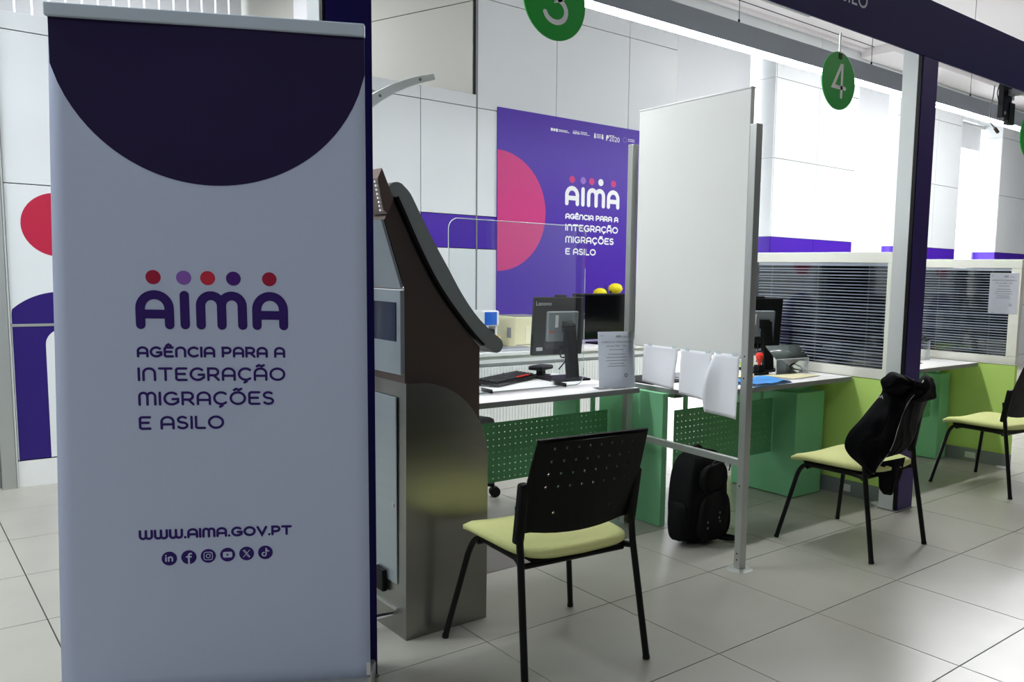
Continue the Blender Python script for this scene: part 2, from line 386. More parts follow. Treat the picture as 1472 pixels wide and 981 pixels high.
# recess above the low cladding
d = Vector((-.2713, .9625)); p0 = Vector((2.165, YB+.02))
def angled(t, off): q = p0+d*t+Vector((-d.y, d.x))*off; return q
rw = MB()
q = [angled(0, 0), angled(3.2, 0), angled(3.2, -.15), angled(0, -.15)]
rw.prism([tuple(x) for x in q], 2.0, 4.13, 'xy')
wr = struct('wall_recess', rw, CORE)
for (z0, z1) in ((2.0, 3.52), (3.527, 4.13)):
    for (t0, t1) in ((.02, 3.2),):
        q = [angled(t0, .002), angled(t1, .002), angled(t1, .012), angled(t0, .012)]
        MB().prism([tuple(x) for x in q], z0, z1, 'xy').obj('wall_panel', BEIGE, wr)
q = [angled(1.9, .013), angled(2.15, .013), angled(2.15, .12), angled(1.9, .12)]
MB().prism([tuple(x) for x in q], 2.4, 4.13, 'xy').obj('pilaster', WHITEP, wr)
struct('wall_far', B(-3.5, 1.4, 6.6, 6.7, 0, 4.13), CLAD)
win = B(-1.5, 1.3, 6.56, 6.6, 1.0, 4.1).obj('window_4', mat('soft_daylit_pane', (.93, .97, 1.0, 1), .5, emit=.75), None, None, 'structure')
vb = B(-.055, .055, 6.48, 6.486, 1.0, 4.05).mesh('curtain_strip', BLIND)
for i in range(22):
    o = link('curtain_strip', vb, win); o.location = (-1.4+.125*i, 0, 0)
# ceiling
cl = struct('ceiling', B(-7, 14, -7, 8, 4.13, 4.2), CEIL)
B(7.6, 14, 3.1, 3.54, 4.03, 4.128).obj('bulkhead', CEIL, cl)
B(-1, 7.6, 3.36, 3.366, 4.124, 4.13).obj('ceiling_joint', CORE, cl)
B(2, 7.6, 3.47, 3.54, 4.10, 4.13).obj('cornice', CEIL, cl)
gr = thing('air_grille', 'long grey slotted air grille in the white ceiling above the header beam', 'air grille', (4.95, 3.165, 4.118))
B(-1.1, 1.1, -.03, .03, 0, .011).obj('frame', DEDGE, gr)
for k in range(4): B(-1.08, 1.08, -.025+.0135*k, -.018+.0135*k, -.004, .002).obj('slat', ALU, gr)

# printed arch and dot on the back wall by the glass door
PW = lambda x, z, d=0: (x, YB-.0006-d, z)
arch = MB()
outer = [(-1.022, .168), (-1.022, 1.072)]+[(-.765+.362*math.cos(R(t)), .818+.362*math.sin(R(t))) for t in range(134, -1, -4)]+[(-.403, .168)]
inner = [(-.67, .168)]+[(-.765+.095*math.cos(R(t)), .86+.095*math.sin(R(t))) for t in range(0, 181, 10)]+[(-.86, .168)]
n1, n2 = len(outer), len(inner)
shape(arch, [(-1.022, .168), (-1.022, .86), (-.86, .86), (-.86, .168)], PW)
shape(arch, [(-.67, .168), (-.67, .86), (-.403, .86), (-.403, .168)], PW)
top_o = [(-1.022, .86), (-1.022, 1.07)]+[p for p in outer[2:-1]]+[(-.403, .86)]
top_i = [p for p in inner[1:-1]][::-1]
M_ = 40
def samp(poly, t):
    Ls = [math.dist(poly[i], poly[i+1]) for i in range(len(poly)-1)]; s_ = t*sum(Ls)
    for i, l in enumerate(Ls):
        if s_ <= l or i == len(Ls)-1: u = s_/l; return (poly[i][0]+(poly[i+1][0]-poly[i][0])*u, poly[i][1]+(poly[i+1][1]-poly[i][1])*u)
        s_ -= l
for i in range(M_):
    a, b = i/M_, (i+1)/M_
    shape(arch, [samp(top_o, a), samp(top_o, b), samp(top_i, b), samp(top_i, a)], PW)
wg = tag(arch.obj('wall_graphic', NAVY), 'tall navy arch printed on the white wall beside the glass door', 'wall graphic')
dm = MB(); dot(dm, -.765, 1.58, .19, PW, 48); dm.obj('printed_dot', CRIMSON, wg, 'crimson dot above the navy arch')
B(-1.028, -.36, YB-.004, YB-.0008, .972, .988).obj('rail', ALU, wg)

# glass door and its frame at the far left
dr = B(-1.115, -1.045, YB-.03, YB+.08, 0, 2.95).obj('door_1', ALU, None, None, 'structure')
B(-2.3, -2.23, YB-.03, YB+.08, 0, 2.95).obj('door_frame', ALU, dr)
B(-2.23, -1.115, YB-.03, YB+.08, 2.3, 2.38).obj('door_frame', ALU, dr)
B(-2.23, -1.115, YB+.02, YB+.028, .03, 2.3).obj('door_glass', ACR, dr)
B(-1.18, -1.16, YB-.06, YB-.04, .9, 1.4, .006).obj('door_handle', ALU, dr)
B(-1.042, -1.032, YB-.02, YB+.02, 0, 2.95).obj('door_jamb', COLG, dr)
struct('wall_left', B(-4.2, -2.3, YB+.02, YB+.16, 0, 4.13), CLAD)
cabt = thing('low_cabinet', 'brown wooden low cabinet seen through the glass door', 'cabinet', (-1.75, 5.2, 0))
B(-.5, .6, -.2, .2, .06, .8, .006).obj('body', mat('brown_wood', srgb(92, 70, 48), .5, var=.2, scale=12, stretch=(1, 1, .1)), cabt)
B(-.52, .62, -.22, .22, .8, .83, .004).obj('top', DESKT, cabt)
for sx in (-.48, .5): B(sx, sx+.06, -.18, .18, 0, .06).obj('foot', BLACK, cabt)
mon_dark = thing('dark_monitor', 'dark monitor standing on the low cabinet behind the glass door', 'monitor', (-1.62, 5.2, .83))
B(-.28, .28, -.02, .02, .12, .5, .006).obj('panel', BLACK, mon_dark); B(-.03, .03, -.02, .02, .02, .16).obj('neck', BLACK, mon_dark); B(-.12, .12, -.09, .09, 0, .02, .004).obj('base', BLACK, mon_dark)

# ------------------------------------------------------------------ columns and header beam
def column(x0, x1, label, clad=COLP):
    t = thing('column', label, 'column', ((x0+x1)/2, .06, 0)); h = (x1-x0)/2
    B(-h, h, -.034, .06, 0, 2.9, .002).obj('shaft', COLG, t)
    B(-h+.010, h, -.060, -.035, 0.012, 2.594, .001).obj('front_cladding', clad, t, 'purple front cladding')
    B(-h+.001, -h+.009, -.055, -.035, 0.012, 2.594).obj('edge_strip', BLACK, t)
    B(-h-.004, h+.004, -.066, .064, 0, .012, .002).obj('foot_plate', DEDGE, t)
column(2.82, 2.99, 'grey square column with a purple front behind the chair with the jacket')
column(-.585, -.43, 'purple column directly behind the roll-up banner, its front coloured darker for shade', HEADER)  # the banner's shade is put into the cladding colour: beam navy replaces purple
column(6.25, 6.42, 'purple fronted column holding the far end of the header beam')
bm_ = thing('header_beam', 'long dark navy header beam with white lettering resting on the columns', 'beam', (2.9, .06, 2.595))
B(-3.6, 3.55, -.06, -.048, 0, .305, .002).obj('fascia', HEADER, bm_)
B(-3.6, 3.55, -.047, -.035, .27, .305, .002).obj('back_rail', COLG, bm_)
PB = lambda x, z, d=0: (x, -.0608-d, z)
link('lettering', font_mesh('lettering', 'AGÊNCIA PARA A INTEGRAÇÃO MIGRAÇÕES E ASILO', .115, mat('header_letters', srgb(205, 205, 225), .5, var=.01), lambda x, y: PB(2.255-2.9+x, .122+y), 'RIGHT'), bm_, 'white lettering')

# ------------------------------------------------------------------ hanging green discs
def disc_sign(x, zc, ch, label):
    t = thing('hanging_sign', label, 'sign', (x, .06, 2.59), 0, None)
    c = zc-2.59; ra = .142
    m = MB(); n = 48
    pr = [(ra-.002, -.004), (ra, -.003), (ra, .003), (ra-.002, .004)]
    m.lathe(pr, n); m.xf(lambda v: Vector((v.x, v.z, v.y+c))).obj('disc', DISC, t)
    T([(0, 0, 0), (0, 0, c+ra-.012)], .0055, 8).obj('rod', ALU, t)
    B(-.012, .012, -.009, -.0045, c+ra-.035, c+ra-.008, .002).obj('clip', mat('brown_clip', srgb(70, 48, 36), .6, var=.1), t)
    if ch:
        m = MB()
        PD = lambda a, b, d=0: (a, -.0046-d, c+b)
        if ch == '4': strokes = [[(.022, -.076), (.022, .076), (.012, .076), (-.052, -.032), (.052, -.032)]]
        else: strokes = [arcp(0, .04, .044, .038, 160, -80, 12)+arcp(0, -.036, .05, .042, 80, -160, 14)]
        for st_ in strokes: stroke(m, st_, .019, PD)
        m.obj('number', mat('pale_number', srgb(250, 250, 252), .5, var=.01), t, 'white number')
disc_sign(.318, 2.355, '3', 'round green sign numbered 3 hanging nearest the roll-up banner')
disc_sign(2.12, 2.355, '4', 'round green sign numbered 4 hanging above the chair with the jacket')
disc_sign(4.36, 2.345, None, 'round green hanging sign next to the black hanging bracket')

# ------------------------------------------------------------------ suspended linear lamps
def linear_lamp(x0, x1, wires, label, em=EMITLED):
    t = thing('linear_lamp', label, 'lamp', ((x0+x1)/2, 1.12, 2.785), 0, 'suspended linear lamps'); h = (x1-x0)/2
    B(-h, h, -.038, .038, .012, .145, .003).obj('housing', LAMPB, t)
    B(-h+.01, h-.01, -.036, .036, 0, .0115).obj('diffuser', em, t, 'glowing white diffuser')
    for wx in wires:
        T([(wx-(x0+x1)/2, 0, .146), (wx-(x0+x1)/2, 0, 4.128-2.785)], .0022, 6).obj('suspension_wire', BLACKM, t)
        T([(wx-(x0+x1)/2, 0, .14), (wx-(x0+x1)/2, 0, .175)], .007, 8).obj('gripper', BLACKM, t)
linear_lamp(1.12, 4.9, (2.561, 4.06), 'long grey suspended lamp with glowing underside in front of the number 4 sign')
linear_lamp(-2.68, 1.11, (-1.5, .0), 'long grey suspended lamp with glowing underside above the steel kiosk', mat('dim_led_diffuser', (.94, .97, 1.0, 1), .5, emit=LED*.5))
linear_lamp(4.91, 8.7, (5.6, 7.9), 'long grey suspended lamp with glowing underside beyond the purple fronted column', mat('bright_led_diffuser', (.96, .98, 1.0, 1), .5, emit=LED*1.25))

# ------------------------------------------------------------------ black bracket and cable hanging from the beam
hb = thing('hanging_bracket', 'black device bracket hanging behind the header beam', 'bracket', (4.27, .19, 2.595))
B(-.085, .04, -.02, .02, -.13, .12, .004).obj('body', BLACK, hb)
B(.0, .085, -.025, .015, -.165, -.02, .004).obj('lower_plate', BLACK, hb)
B(-.03, .03, -.177, -.02, .02, .06, .003).obj('mount_arm', DEDGE, hb)
B(.045, .075, -.02, .01, .0, .05, .003).obj('camera_block', WPLAST, hb)
T([(-.06, -.021, -.1), (-.06, -.026, -.1)], .012).obj('knob', DEDGE, hb)
T(smooth_path([(-.1, 0, .1), (-.12, .01, .03), (-.095, 0, -.05)]), .004, 6).obj('cable', BLACK, hb)
cb = tag(T(smooth_path([(3.81, .06, 2.598), (3.80, .06, 2.53), (3.775, .06, 2.45), (3.785, .06, 2.37), (3.86, .06, 2.335)]), .004, 6).obj('loose_cable', DEDGE), 'thin grey cable with a plug dangling from the header beam', 'cable')
T([(3.855, .06, 2.337), (3.895, .06, 2.318)], .011, 8).obj('plug', mat('brown_plug', srgb(80, 60, 55), .6, var=.1), cb)
c2 = tag(T(smooth_path([(4.5, 1.0, 4.13), (4.49, 1.0, 3.6), (4.52, 1.0, 3.2), (4.515, 1.08, 2.93)]), .004, 6).obj('ceiling_cable', DEDGE), 'thin cable dropping from the ceiling to the suspended lamp', 'cable')
B(4.50, 4.53, 1.07, 1.10, 2.93, 2.95).obj('connector', BLACK, c2)

# ------------------------------------------------------------------ window partitions between the counters
def partition(x, y1, wy1, blind_y, label, rng):
    t = thing('partition', label, 'partition', (x, .13, 0)); o = -.13
    B(-.02, .02, .005, y1+o, .1, .755, .002).obj('green_panel', LGREEN, t, 'lime green lower panel')
    B(-.026, .026, .005, y1+o, 0, .098, .003).obj('skirting', SKIRT, t)
    B(-.0275, -.0262, .25, .33, .03, .075).obj('socket', WPLAST, t)
    MB().lathe([(.05, .004), (.05, .010), (.02, .014)], 20, (-.045, .03, 0)).obj('foot_plate', WPLAST, t)
    y0 = .005
    f = [('bottom', y0, wy1+o, .757, .818), ('top', y0, wy1+o, 1.458, 1.522)]
    for _, a, b, z0, z1 in f: B(-.024, .024, a, b, z0, z1, .003).obj('frame_rail', FRAME, t)
    for a in (y0, wy1+o-.06): B(-.0235, .0235, a, a+.075 if a == y0 else a+.06, .819, 1.457, .003).obj('frame_stile', FRAME, t)
    B(.010, .016, y0+.07, wy1+o-.06, .819, 1.457).obj('tinted_pane', DARKG, t)
    B(-.020, -.017, y0+.07, wy1+o-.06, .819, 1.457).obj('glass_pane', ACR, t)
    sl = MB(); w_ = blind_y+o-(y0+.085); a = R(24); hw = .0085
    for s in (-1,):
        sl.add([(-hw*math.cos(a), 0, -hw*math.sin(a)), (-hw*math.cos(a), w_, -hw*math.sin(a)), (0, w_, .0012), (0, 0, .0012), (hw*math.cos(a), 0, hw*math.sin(a)), (hw*math.cos(a), w_, hw*math.sin(a))],
               [(0, 1, 2, 3), (3, 2, 5, 4)], True)
    me = sl.mesh('slat', SLAT); r_ = random.Random(rng)
    n = 31
    for i in range(n):
        sb = link('slat', me, t); z = .835+.0195*i
        sb.location = (-.0035, y0+.085, z); sb.rotation_euler = (r_.uniform(-.003, .003), r_.uniform(-.12, .12), 0)
    for f_ in (.12, .5, .88): T([(-.0125, y0+.085+w_*f_, .825), (-.0125, y0+.085+w_*f_, 1.452)], .0008, 5).obj('blind_cord', WPLAST, t)
    B(-.012, .008, y0+.08, blind_y+o, 1.438, 1.456).obj('head_rail', SLAT, t)
    return t
partition(2.95, 1.62, 1.33, 1.19, 'lime green partition with a blind window behind the counter with the blue folder', 1)
partition(4.60, 1.62, 1.33, 1.30, 'lime green partition with a blind window and a taped white notice', 2)

# ------------------------------------------------------------------ wall poster
PX0, PX1, PZ0, PZ1 = 2.365, 4.36, .74, 2.715
ps = thing('wall_poster', 'large purple poster with a pink half circle and white wordmark on the back wall', 'poster', (PX0, YB, PZ0))
B(0, PX1-PX0, -.014, -.001, 0, PZ1-PZ0).obj('board', PURPLE, ps)
PP = lambda x, z, d=0: (x-PX0, -.0146-d, z-PZ0)
m = MB(); shape(m, [(PX0+.0005, 1.865-.5035)]+[(2.363+.5035*math.cos(R(t)), 1.865+.5035*math.sin(R(t))) for t in range(-90, 91, 3)], PP); m.obj('half_circle', PINK, ps, 'pink half circle')
mbs = [MB() for _ in range(6)]; logo(mbs, 3.081, 1.958, .648, PP)
mbs[0].obj('wordmark', WHITEP, ps)
for mb_, mm in zip(mbs[1:], (PINK, LILAC, PINK, WHITEP, PINK)): mb_.obj('logo_dot', mm, ps)
for txt, x, z, wd_, h_, s_ in (('AGÊNCIA PARA A', 3.087, 1.838, .632, .050, .0125), ('INTEGRAÇÃO', 3.089, 1.733, .630, .062, .0125), ('MIGRAÇÕES', 3.091, 1.626, .577, .062, .0125), ('E ASILO', 3.093, 1.52, .357, .060, .0125)):
    line_text(txt, x, z, wd_, h_, s_, PP, WHITEP, ps)
lm = MB()
for k, (a, b) in enumerate(((2.912, 2.935), (2.938, 2.962), (2.966, 2.99))):
    if k == 1: dot(lm, 2.95, 2.6, .0125, PP)
    else: shape(lm, [(a, 2.587), (b, 2.587), (b, 2.613), (a, 2.613)], PP)
for z in (2.606, 2.594): shape(lm, [(2.998, z-.003), (3.118-(z > 2.6)*.02, z-.003), (3.118-(z > 2.6)*.02, z+.003), (2.998, z+.003)], PP)
for z in (2.618, 2.608, 2.598): shape(lm, [(3.245, z-.002), (3.352-(z > 2.6)*.03, z-.002), (3.352-(z > 2.6)*.03, z+.002), (3.245, z+.002)], PP)
for x in (3.415, 3.505): dot(lm, x, 2.618, .010, PP, 12); shape(lm, arcp(x, 2.598, .012, .018, 0, 345, 15), PP)
for z in (2.62, 2.606, 2.592): shape(lm, [(3.435, z-.003), (3.487, z-.003), (3.487, z+.003), (3.435, z+.003)], PP)
shape(lm, arcp(3.565, 2.612, .017, .017, 0, 340, 12), PP); shape(lm, [(3.548, 2.578), (3.562, 2.578), (3.562, 2.612), (3.548, 2.612)], PP)
shape(lm, [(3.585, 2.625), (3.65, 2.625), (3.65, 2.631), (3.585, 2.631)], PP)
for k in range(12): dot(lm, 3.782+.022*math.cos(k*math.pi/6), 2.61+.022*math.sin(k*math.pi/6), .002, PP, 6)
for z in (2.62, 2.604): shape(lm, [(3.82, z-.0025), (3.905, z-.0025), (3.905, z+.0025), (3.82, z+.0025)], PP)
mb6 = [MB()]*6; logo([lm]*6, 3.157, 2.59, .078, PP)
lm.obj('partner_logos', WHITEP, ps, 'row of small white partner logos', 'stuff')
link('lettering', font_mesh('year', '2020', .066, WHITEP, lambda x, y: PP(3.585+x, 2.577+y), 'LEFT'), ps)

# ------------------------------------------------------------------ roll-up banner
bn = thing('rollup_banner', 'tall roll-up banner with navy half circle, wordmark, web address and icons', 'banner', (-1.22953, .3281, 0), math.atan2(-.51265, .858595))
BW = .845
fabm = MB()
def bl(z): return -.05*(1-min(1, max(0, (z-.06)/1.97)))          # left edge drifts outwards towards the base
def wav(x, z): return -.0035*math.sin(x*9+.4)*math.sin(z*2.2)-.002*math.sin(z*5+x*3)
nz, nx = 40, 24
fabm.grid(lambda i, j: ((lambda z: (lambda x: (x, wav(x, z), z))(bl(z)+(BW-bl(z))*j/(nx-1)))(.06+2.0*i/(nz-1))), nz, nx)
fo = fabm.obj('fabric', FABRIC, bn); solid(fo, .0012, 1 if False else 0)
PN = lambda x, z, d=0: (x, wav(x, z)-.0016-d, z)
nav = MB(); xs_ = [.0+BW*i/48 for i in range(49)]
for i in range(48):
    a, b = xs_[i], xs_[i+1]
    za, zb = [2.026-math.sqrt(max(0, .436**2-(x-.4203)**2)) if abs(x-.4203) < .436 else 2.0 for x in (a, b)]
    nr = 10
    for k in range(nr):
        shape(nav, [(a, za+(2.045-za)*k/nr), (b, zb+(2.045-zb)*k/nr), (b, zb+(2.045-zb)*(k+1)/nr), (a, za+(2.045-za)*(k+1)/nr)], PN)
nav.obj('navy_half_circle', BNAVY, bn, 'dark navy half circle print')
mbs = [MB() for _ in range(6)]; logo(mbs, .196, 1.171, .421, PN)
mbs[0].obj('wordmark', BINK, bn)
for mb_, mm in zip(mbs[1:], (BRED, BLIL, BRED2, BVIO, BRED)): mb_.obj('logo_dot', mm, bn)
for txt, x, z, wd_, h_, s_ in (('AGÊNCIA PARA A', .195, 1.088, .412, .033, .0070), ('INTEGRAÇÃO', .195, 1.018, .411, .041, .0070), ('MIGRAÇÕES', .194, .945, .378, .042, .0070), ('E ASILO', .193, .873, .235, .041, .0070), ('WWW.AIMA.GOV.PT', .181, .539, .434, .031, .0072)):
    line_text(txt, x, z, wd_, h_, s_, PN, BINK, bn)
PI = lambda x, z, d=0: (x, wav(x, z)-.0021-d, z)
for k, ix in enumerate((.263, .3175, .372, .427, .4815, .536)):
    iz = .479+.0014*k; m = MB(); dot(m, ix, iz, .0215, PN, 32); ic = m.obj('icon', BINK, bn); m = MB()
    q = lambda a, b: (ix+a*.0215, iz+b*.0215)
    S_ = lambda pts, wd_: stroke(m, [q(*p) for p in pts], wd_*.0215, PI)
    if k == 0:
        S_([(-.42, -.35), (-.42, .18)], .2); S_([(-.42, .45), (-.42, .46)], .2); S_([(-.08, -.35), (-.08, .18)], .2); S_([(-.08, .05)]+arcp(.17, -.02, .22, .24, 150, 0, 6)+[(.39, -.35)], .2)
    elif k == 1:
        S_([(.0, -.9), (.0, .25)]+arcp(.22, .25, .22, .27, 180, 90, 5)+[(.32, .52)], .24); S_([(-.28, .06), (.3, .06)], .22)
    elif k == 2:
        rr = rrect(-.55, .55, -.55, .55, .25, 4); S_(rr+[rr[0]], .1); S_(arcp(0, 0, .27, .27, 0, 360, 16), .1); S_([(.33, .33), (.33, .34)], .11)
    elif k == 3:
        shape(m, [q(*p) for p in rrect(-.62, .62, -.42, .42, .2, 4)], PI)
        m2 = MB(); shape(m2, [q(-.12, -.18), q(.2, 0), q(-.12, .18)], lambda x, z, d=0: (x, wav(x, z)-.0026-d, z)); m2.obj('play_mark', BINK, ic)
    elif k == 4:
        S_([(-.45, .5), (.25, -.5)], .09); S_([(-.25, .5), (.45, -.5)], .09); S_([(-.45, .5), (-.25, .5)], .09); S_([(.25, -.5), (.45, -.5)], .09); S_([(.42, .5), (.05, .08)], .09); S_([(-.45, -.5), (-.05, -.07)], .09)
    else:
        S_([(.1, .6), (.1, -.2)]+arcp(-.16, -.25, .26, .26, 0, -270, 14), .17); S_([(.1, .55)]+arcp(.45, .55, .3, .35, 190, 270, 5), .17)
    m.obj('icon_mark', FABRIC, ic)
B(-.006, BW+.002, -.012, .014, 2.035, 2.072, .004).obj('top_rail', mat('pale_rail', srgb(200, 212, 224), .5, var=.02), bn)
B(-.07, BW+.005, -.055, .16, .008, .068, .012).obj('base_cassette', ALU, bn)
T([(.42, .035, .06), (.42, .03, 2.05)], .011).obj('support_pole', ALU, bn)
B(BW-.015, BW+.006, -.04, -.02, .0, .02, .003).obj('foot', BLACK, bn); B(-.07, -.045, -.04, -.02, .0, .02, .003).obj('foot', BLACK, bn)
B(BW-.012, BW+.0, -.006, -.003, .075, .115).obj('clip', WPLAST, bn)

# ------------------------------------------------------------------ kiosk
kk = thing('steel_kiosk', 'brushed steel self-service kiosk with a curved dark grey slope', 'kiosk', (-.06, .42, 0))
def KX(p): return (p[0]+.06, p[1])
KY0, KY1 = -.22, .24
lower = [(-.228, .0), (.118, .0), (.122, .635)]+[(.122-.294*(1-math.cos(R(t))), .635+.318*math.sin(R(t))) for t in range(6, 91, 7)]+[(-.222, .955)]
MB().prism([KX(p) for p in lower], KY0-.012, KY1+.012).obj('base_cabinet', STEEL, kk)
inner_c = [tuple(p)[:2] for p in smooth_path([(.092, 1.075, 0), (.05, 1.115, 0), (0, 1.172, 0), (-.06, 1.245, 0), (-.115, 1.323, 0), (-.165, 1.41, 0), (-.2, 1.478, 0), (-.235, 1.55, 0), (-.262, 1.603, 0)], 4)]
upper = [(-.218, .62), (.092, .62)]+inner_c+[(-.292, 1.53), (-.219, 1.293)]
MB().prism([KX(p) for p in upper], KY0+.004, KY1-.004).obj('upper_body', mat('bronze_steel', srgb(112, 98, 92), .33, .85, var=.06, scale=40, bump=.04, bscale=220, stretch=(1, .05, 1)), kk)
oc = [tuple(p)[:2] for p in smooth_path([(-.225, 1.646, 0), (-.2, 1.62, 0), (-.164, 1.555, 0), (-.11, 1.46, 0), (-.058, 1.377, 0), (0, 1.283, 0), (.06, 1.203, 0), (.12, 1.145, 0), (.172, 1.105, 0)], 4)]
pad = arcp(-.252, 1.625, .034, .034, 200, 60, 6)+oc+arcp(.158, 1.078, .03, .03, 60, -110, 6)+[(a+.012, b+.004) for a, b in inner_c]
MB().prism([KX(p) for p in pad], KY0-.012, KY1+.012).obj('sloped_front', DGREY, kk, 'curved dark grey sloping front')
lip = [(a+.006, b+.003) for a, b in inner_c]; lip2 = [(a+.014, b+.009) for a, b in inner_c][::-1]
MB().prism([KX(p) for p in lip+lip2], KY0-.013, KY0+.01).obj('black_trim', BLACK, kk)  # black trim band along the sloped front
B(-.228-.004+.06, -.219+.06, KY0+.01, KY1-.01, 1.255+.04, 1.285+.012, .002).obj('lamp_strip', EMITSTR, kk, 'lit white strip')
rf = B(-.235+.06, -.217+.06, KY0+.004, KY1, .985, 1.288, .003).obj('rear_fascia', STEELB, kk)
B(-.238+.06, -.234+.06, KY0+.036, KY0+.25, 1.103, 1.243, .001).obj('display', SCREEN, rf, 'dark blue display')
q1, q2 = Vector((-.222, 1.296)), Vector((-.295, 1.53)); nn = Vector((-(q2-q1).y, (q2-q1).x)).normalized()
ru = MB().prism([KX(p) for p in (q1, q2, q2+nn*.01, q1+nn*.01)], KY0+.006, KY1-.006).obj('rear_upper_panel', STEELB, kk)
vm = MB()
for k in range(7):
    t = .58+.028*k; c = q1.lerp(q2, t)+nn*.0105; hw = .032*math.sqrt(1-((k-3)/4)**2)
    vm.add([(c.x+.06, KY0+.235-hw, c.y), (c.x+.06, KY0+.235+hw, c.y), (c.x+.06-.002, KY0+.235+hw, c.y+.004), (c.x+.06-.002, KY0+.235-hw, c.y+.004)], [(0, 1, 2, 3)])
solid(vm.obj('speaker_slots', BLACK, ru), .001)
dr_ = B(-.232+.06, -.227+.06, KY0+.05, KY1-.02, .2, .9, .002).obj('rear_door', STEELB, kk)
T([(-.235+.06, KY0+.075, .497), (-.231+.06, KY0+.075, .497)], .009).obj('lock', ALU, dr_)
B(-.25+.06, -.2285+.06, KY0+.13, KY0+.21, .15, .235, .006).obj('power_inlet', BLACK, kk)
B(-.236+.06, -.227+.06, KY0+.05, KY1-.02, .10, .108).obj('skirting_strip', ALU, kk)
for k, m_ in enumerate((BLACK, WPLAST)):
    T(smooth_path([(-.222+.06, KY0+.09, .075), (-.27+.06, KY0+.13, .065-.01*k), (-.33+.06, KY0+.2, .03), (-.36+.06, KY0+.3, .012)]), .005, 8).obj('power_cable', m_, kk)
B(-.224+.06, .115+.06, KY0-.008, KY1+.008, -.0, .006).obj('plinth', BLACK, kk)
pl = MB().prism([KX(p) for p in ((-.31, 1.70), (-.326, 1.665), (-.305, 1.56), (-.290, 1.548), (-.268, 1.60))], KY0-.016, KY0+.10).obj('top_bracket', mat('bronze_plate', srgb(122, 104, 98), .38, .7, var=.1), kk)
for k in range(8): B(-.334+.06+.0027*k, -.326+.06+.0027*k, KY0-.014, KY0-.004, 1.650-.0135*k, 1.657-.0135*k).obj('vent_tooth', WPLAST, pl)

# curved canopy frame behind the column
cf = thing('canopy_frame', 'white curved canopy frame arching above the steel kiosk', 'canopy frame', (-.5, .5, 0))
for yy in (0, .34):
    path = [(0, yy, .02), (0, yy, 1.45)]+[Vector(p) for p in bez([(0, yy, 1.5), (.08, yy, 1.80), (.26, yy, 2.02), (.56, yy, 2.107)], 14)]
    a = MB()
    hw, th = .014, .034
    N = len(path); path = [Vector(p) for p in path]
    def P_(i, j):
        t = (path[min(i+1, N-1)]-path[max(i-1, 0)]).normalized(); nrm = Vector((-t.z, 0, t.x)); taper = 1-.72*max(0, (i-2)/(N-2))
        c_ = ((-1, -1), (1, -1), (1, 1), (-1, 1), (-1, -1))[j]; return path[i]+Vector((0, 1, 0))*hw*c_[0]+nrm*(th*taper)*c_[1]
    a.grid(P_, N, 5, False); a.obj('arched_bar', WPLAST, cf)
    for k in (6, 12, 15):
        p = path[k]; T([(p.x, yy-.013, p.z), (p.x, yy-.015, p.z)], .006, 10).obj('bolt', DEDGE, cf)
gp = [Vector(p) for p in bez([(0, 0, 1.5), (.05, 0, 1.82), (.26, 0, 1.99), (.56, 0, 2.107)], 14)]
g = MB(); g.grid(lambda i, j: (gp[i].x, .012+.316*j, gp[i].z-.004), 13, 2); solid(g.obj('glass_sheet', ACR, cf), .004)
B(-.06, .06, -.06, .40, 0, .02, .004).obj('base_plate', ALU, cf)

# ------------------------------------------------------------------ desks
def perf(w_, h_, pitch, r, skip=None):
    mb = MB(); nx_, nz_ = int(w_/pitch), int(h_/pitch); ox, oz = (w_-nx_*pitch)/2, (h_-nz_*pitch)/2
    def quad(a, b, c, d_): mb.add([(a, 0, c), (b, 0, c), (b, 0, d_), (a, 0, d_)], [(0, 1, 2, 3)])
    for i in range(nx_):
        for k in range(nz_):
            x0, z0 = ox+i*pitch, oz+k*pitch; cx, cz = x0+pitch/2, z0+pitch/2
            if skip and skip(i, k, nx_, nz_): quad(x0, x0+pitch, z0, z0+pitch); continue
            cs = [(x0, z0), (x0+pitch, z0), (x0+pitch, z0+pitch), (x0, z0+pitch)]
            ho = [(cx+r*math.cos(R(225+45*t)), cz+r*math.sin(R(225+45*t))) for t in range(8)]
            vs = [(a, 0, b) for a, b in cs+ho]; fs = []
            for s in range(4): fs.append((s, (s+1) % 4, 4+(2*s+2) % 8, 4+2*s+1, 4+2*s))
            mb.add(vs, fs)
    quad(0, ox, 0, h_); quad(w_-ox, w_, 0, h_); quad(ox, w_-ox, 0, oz); quad(ox, w_-ox, h_-oz, h_)
    return mb
DZ = .757
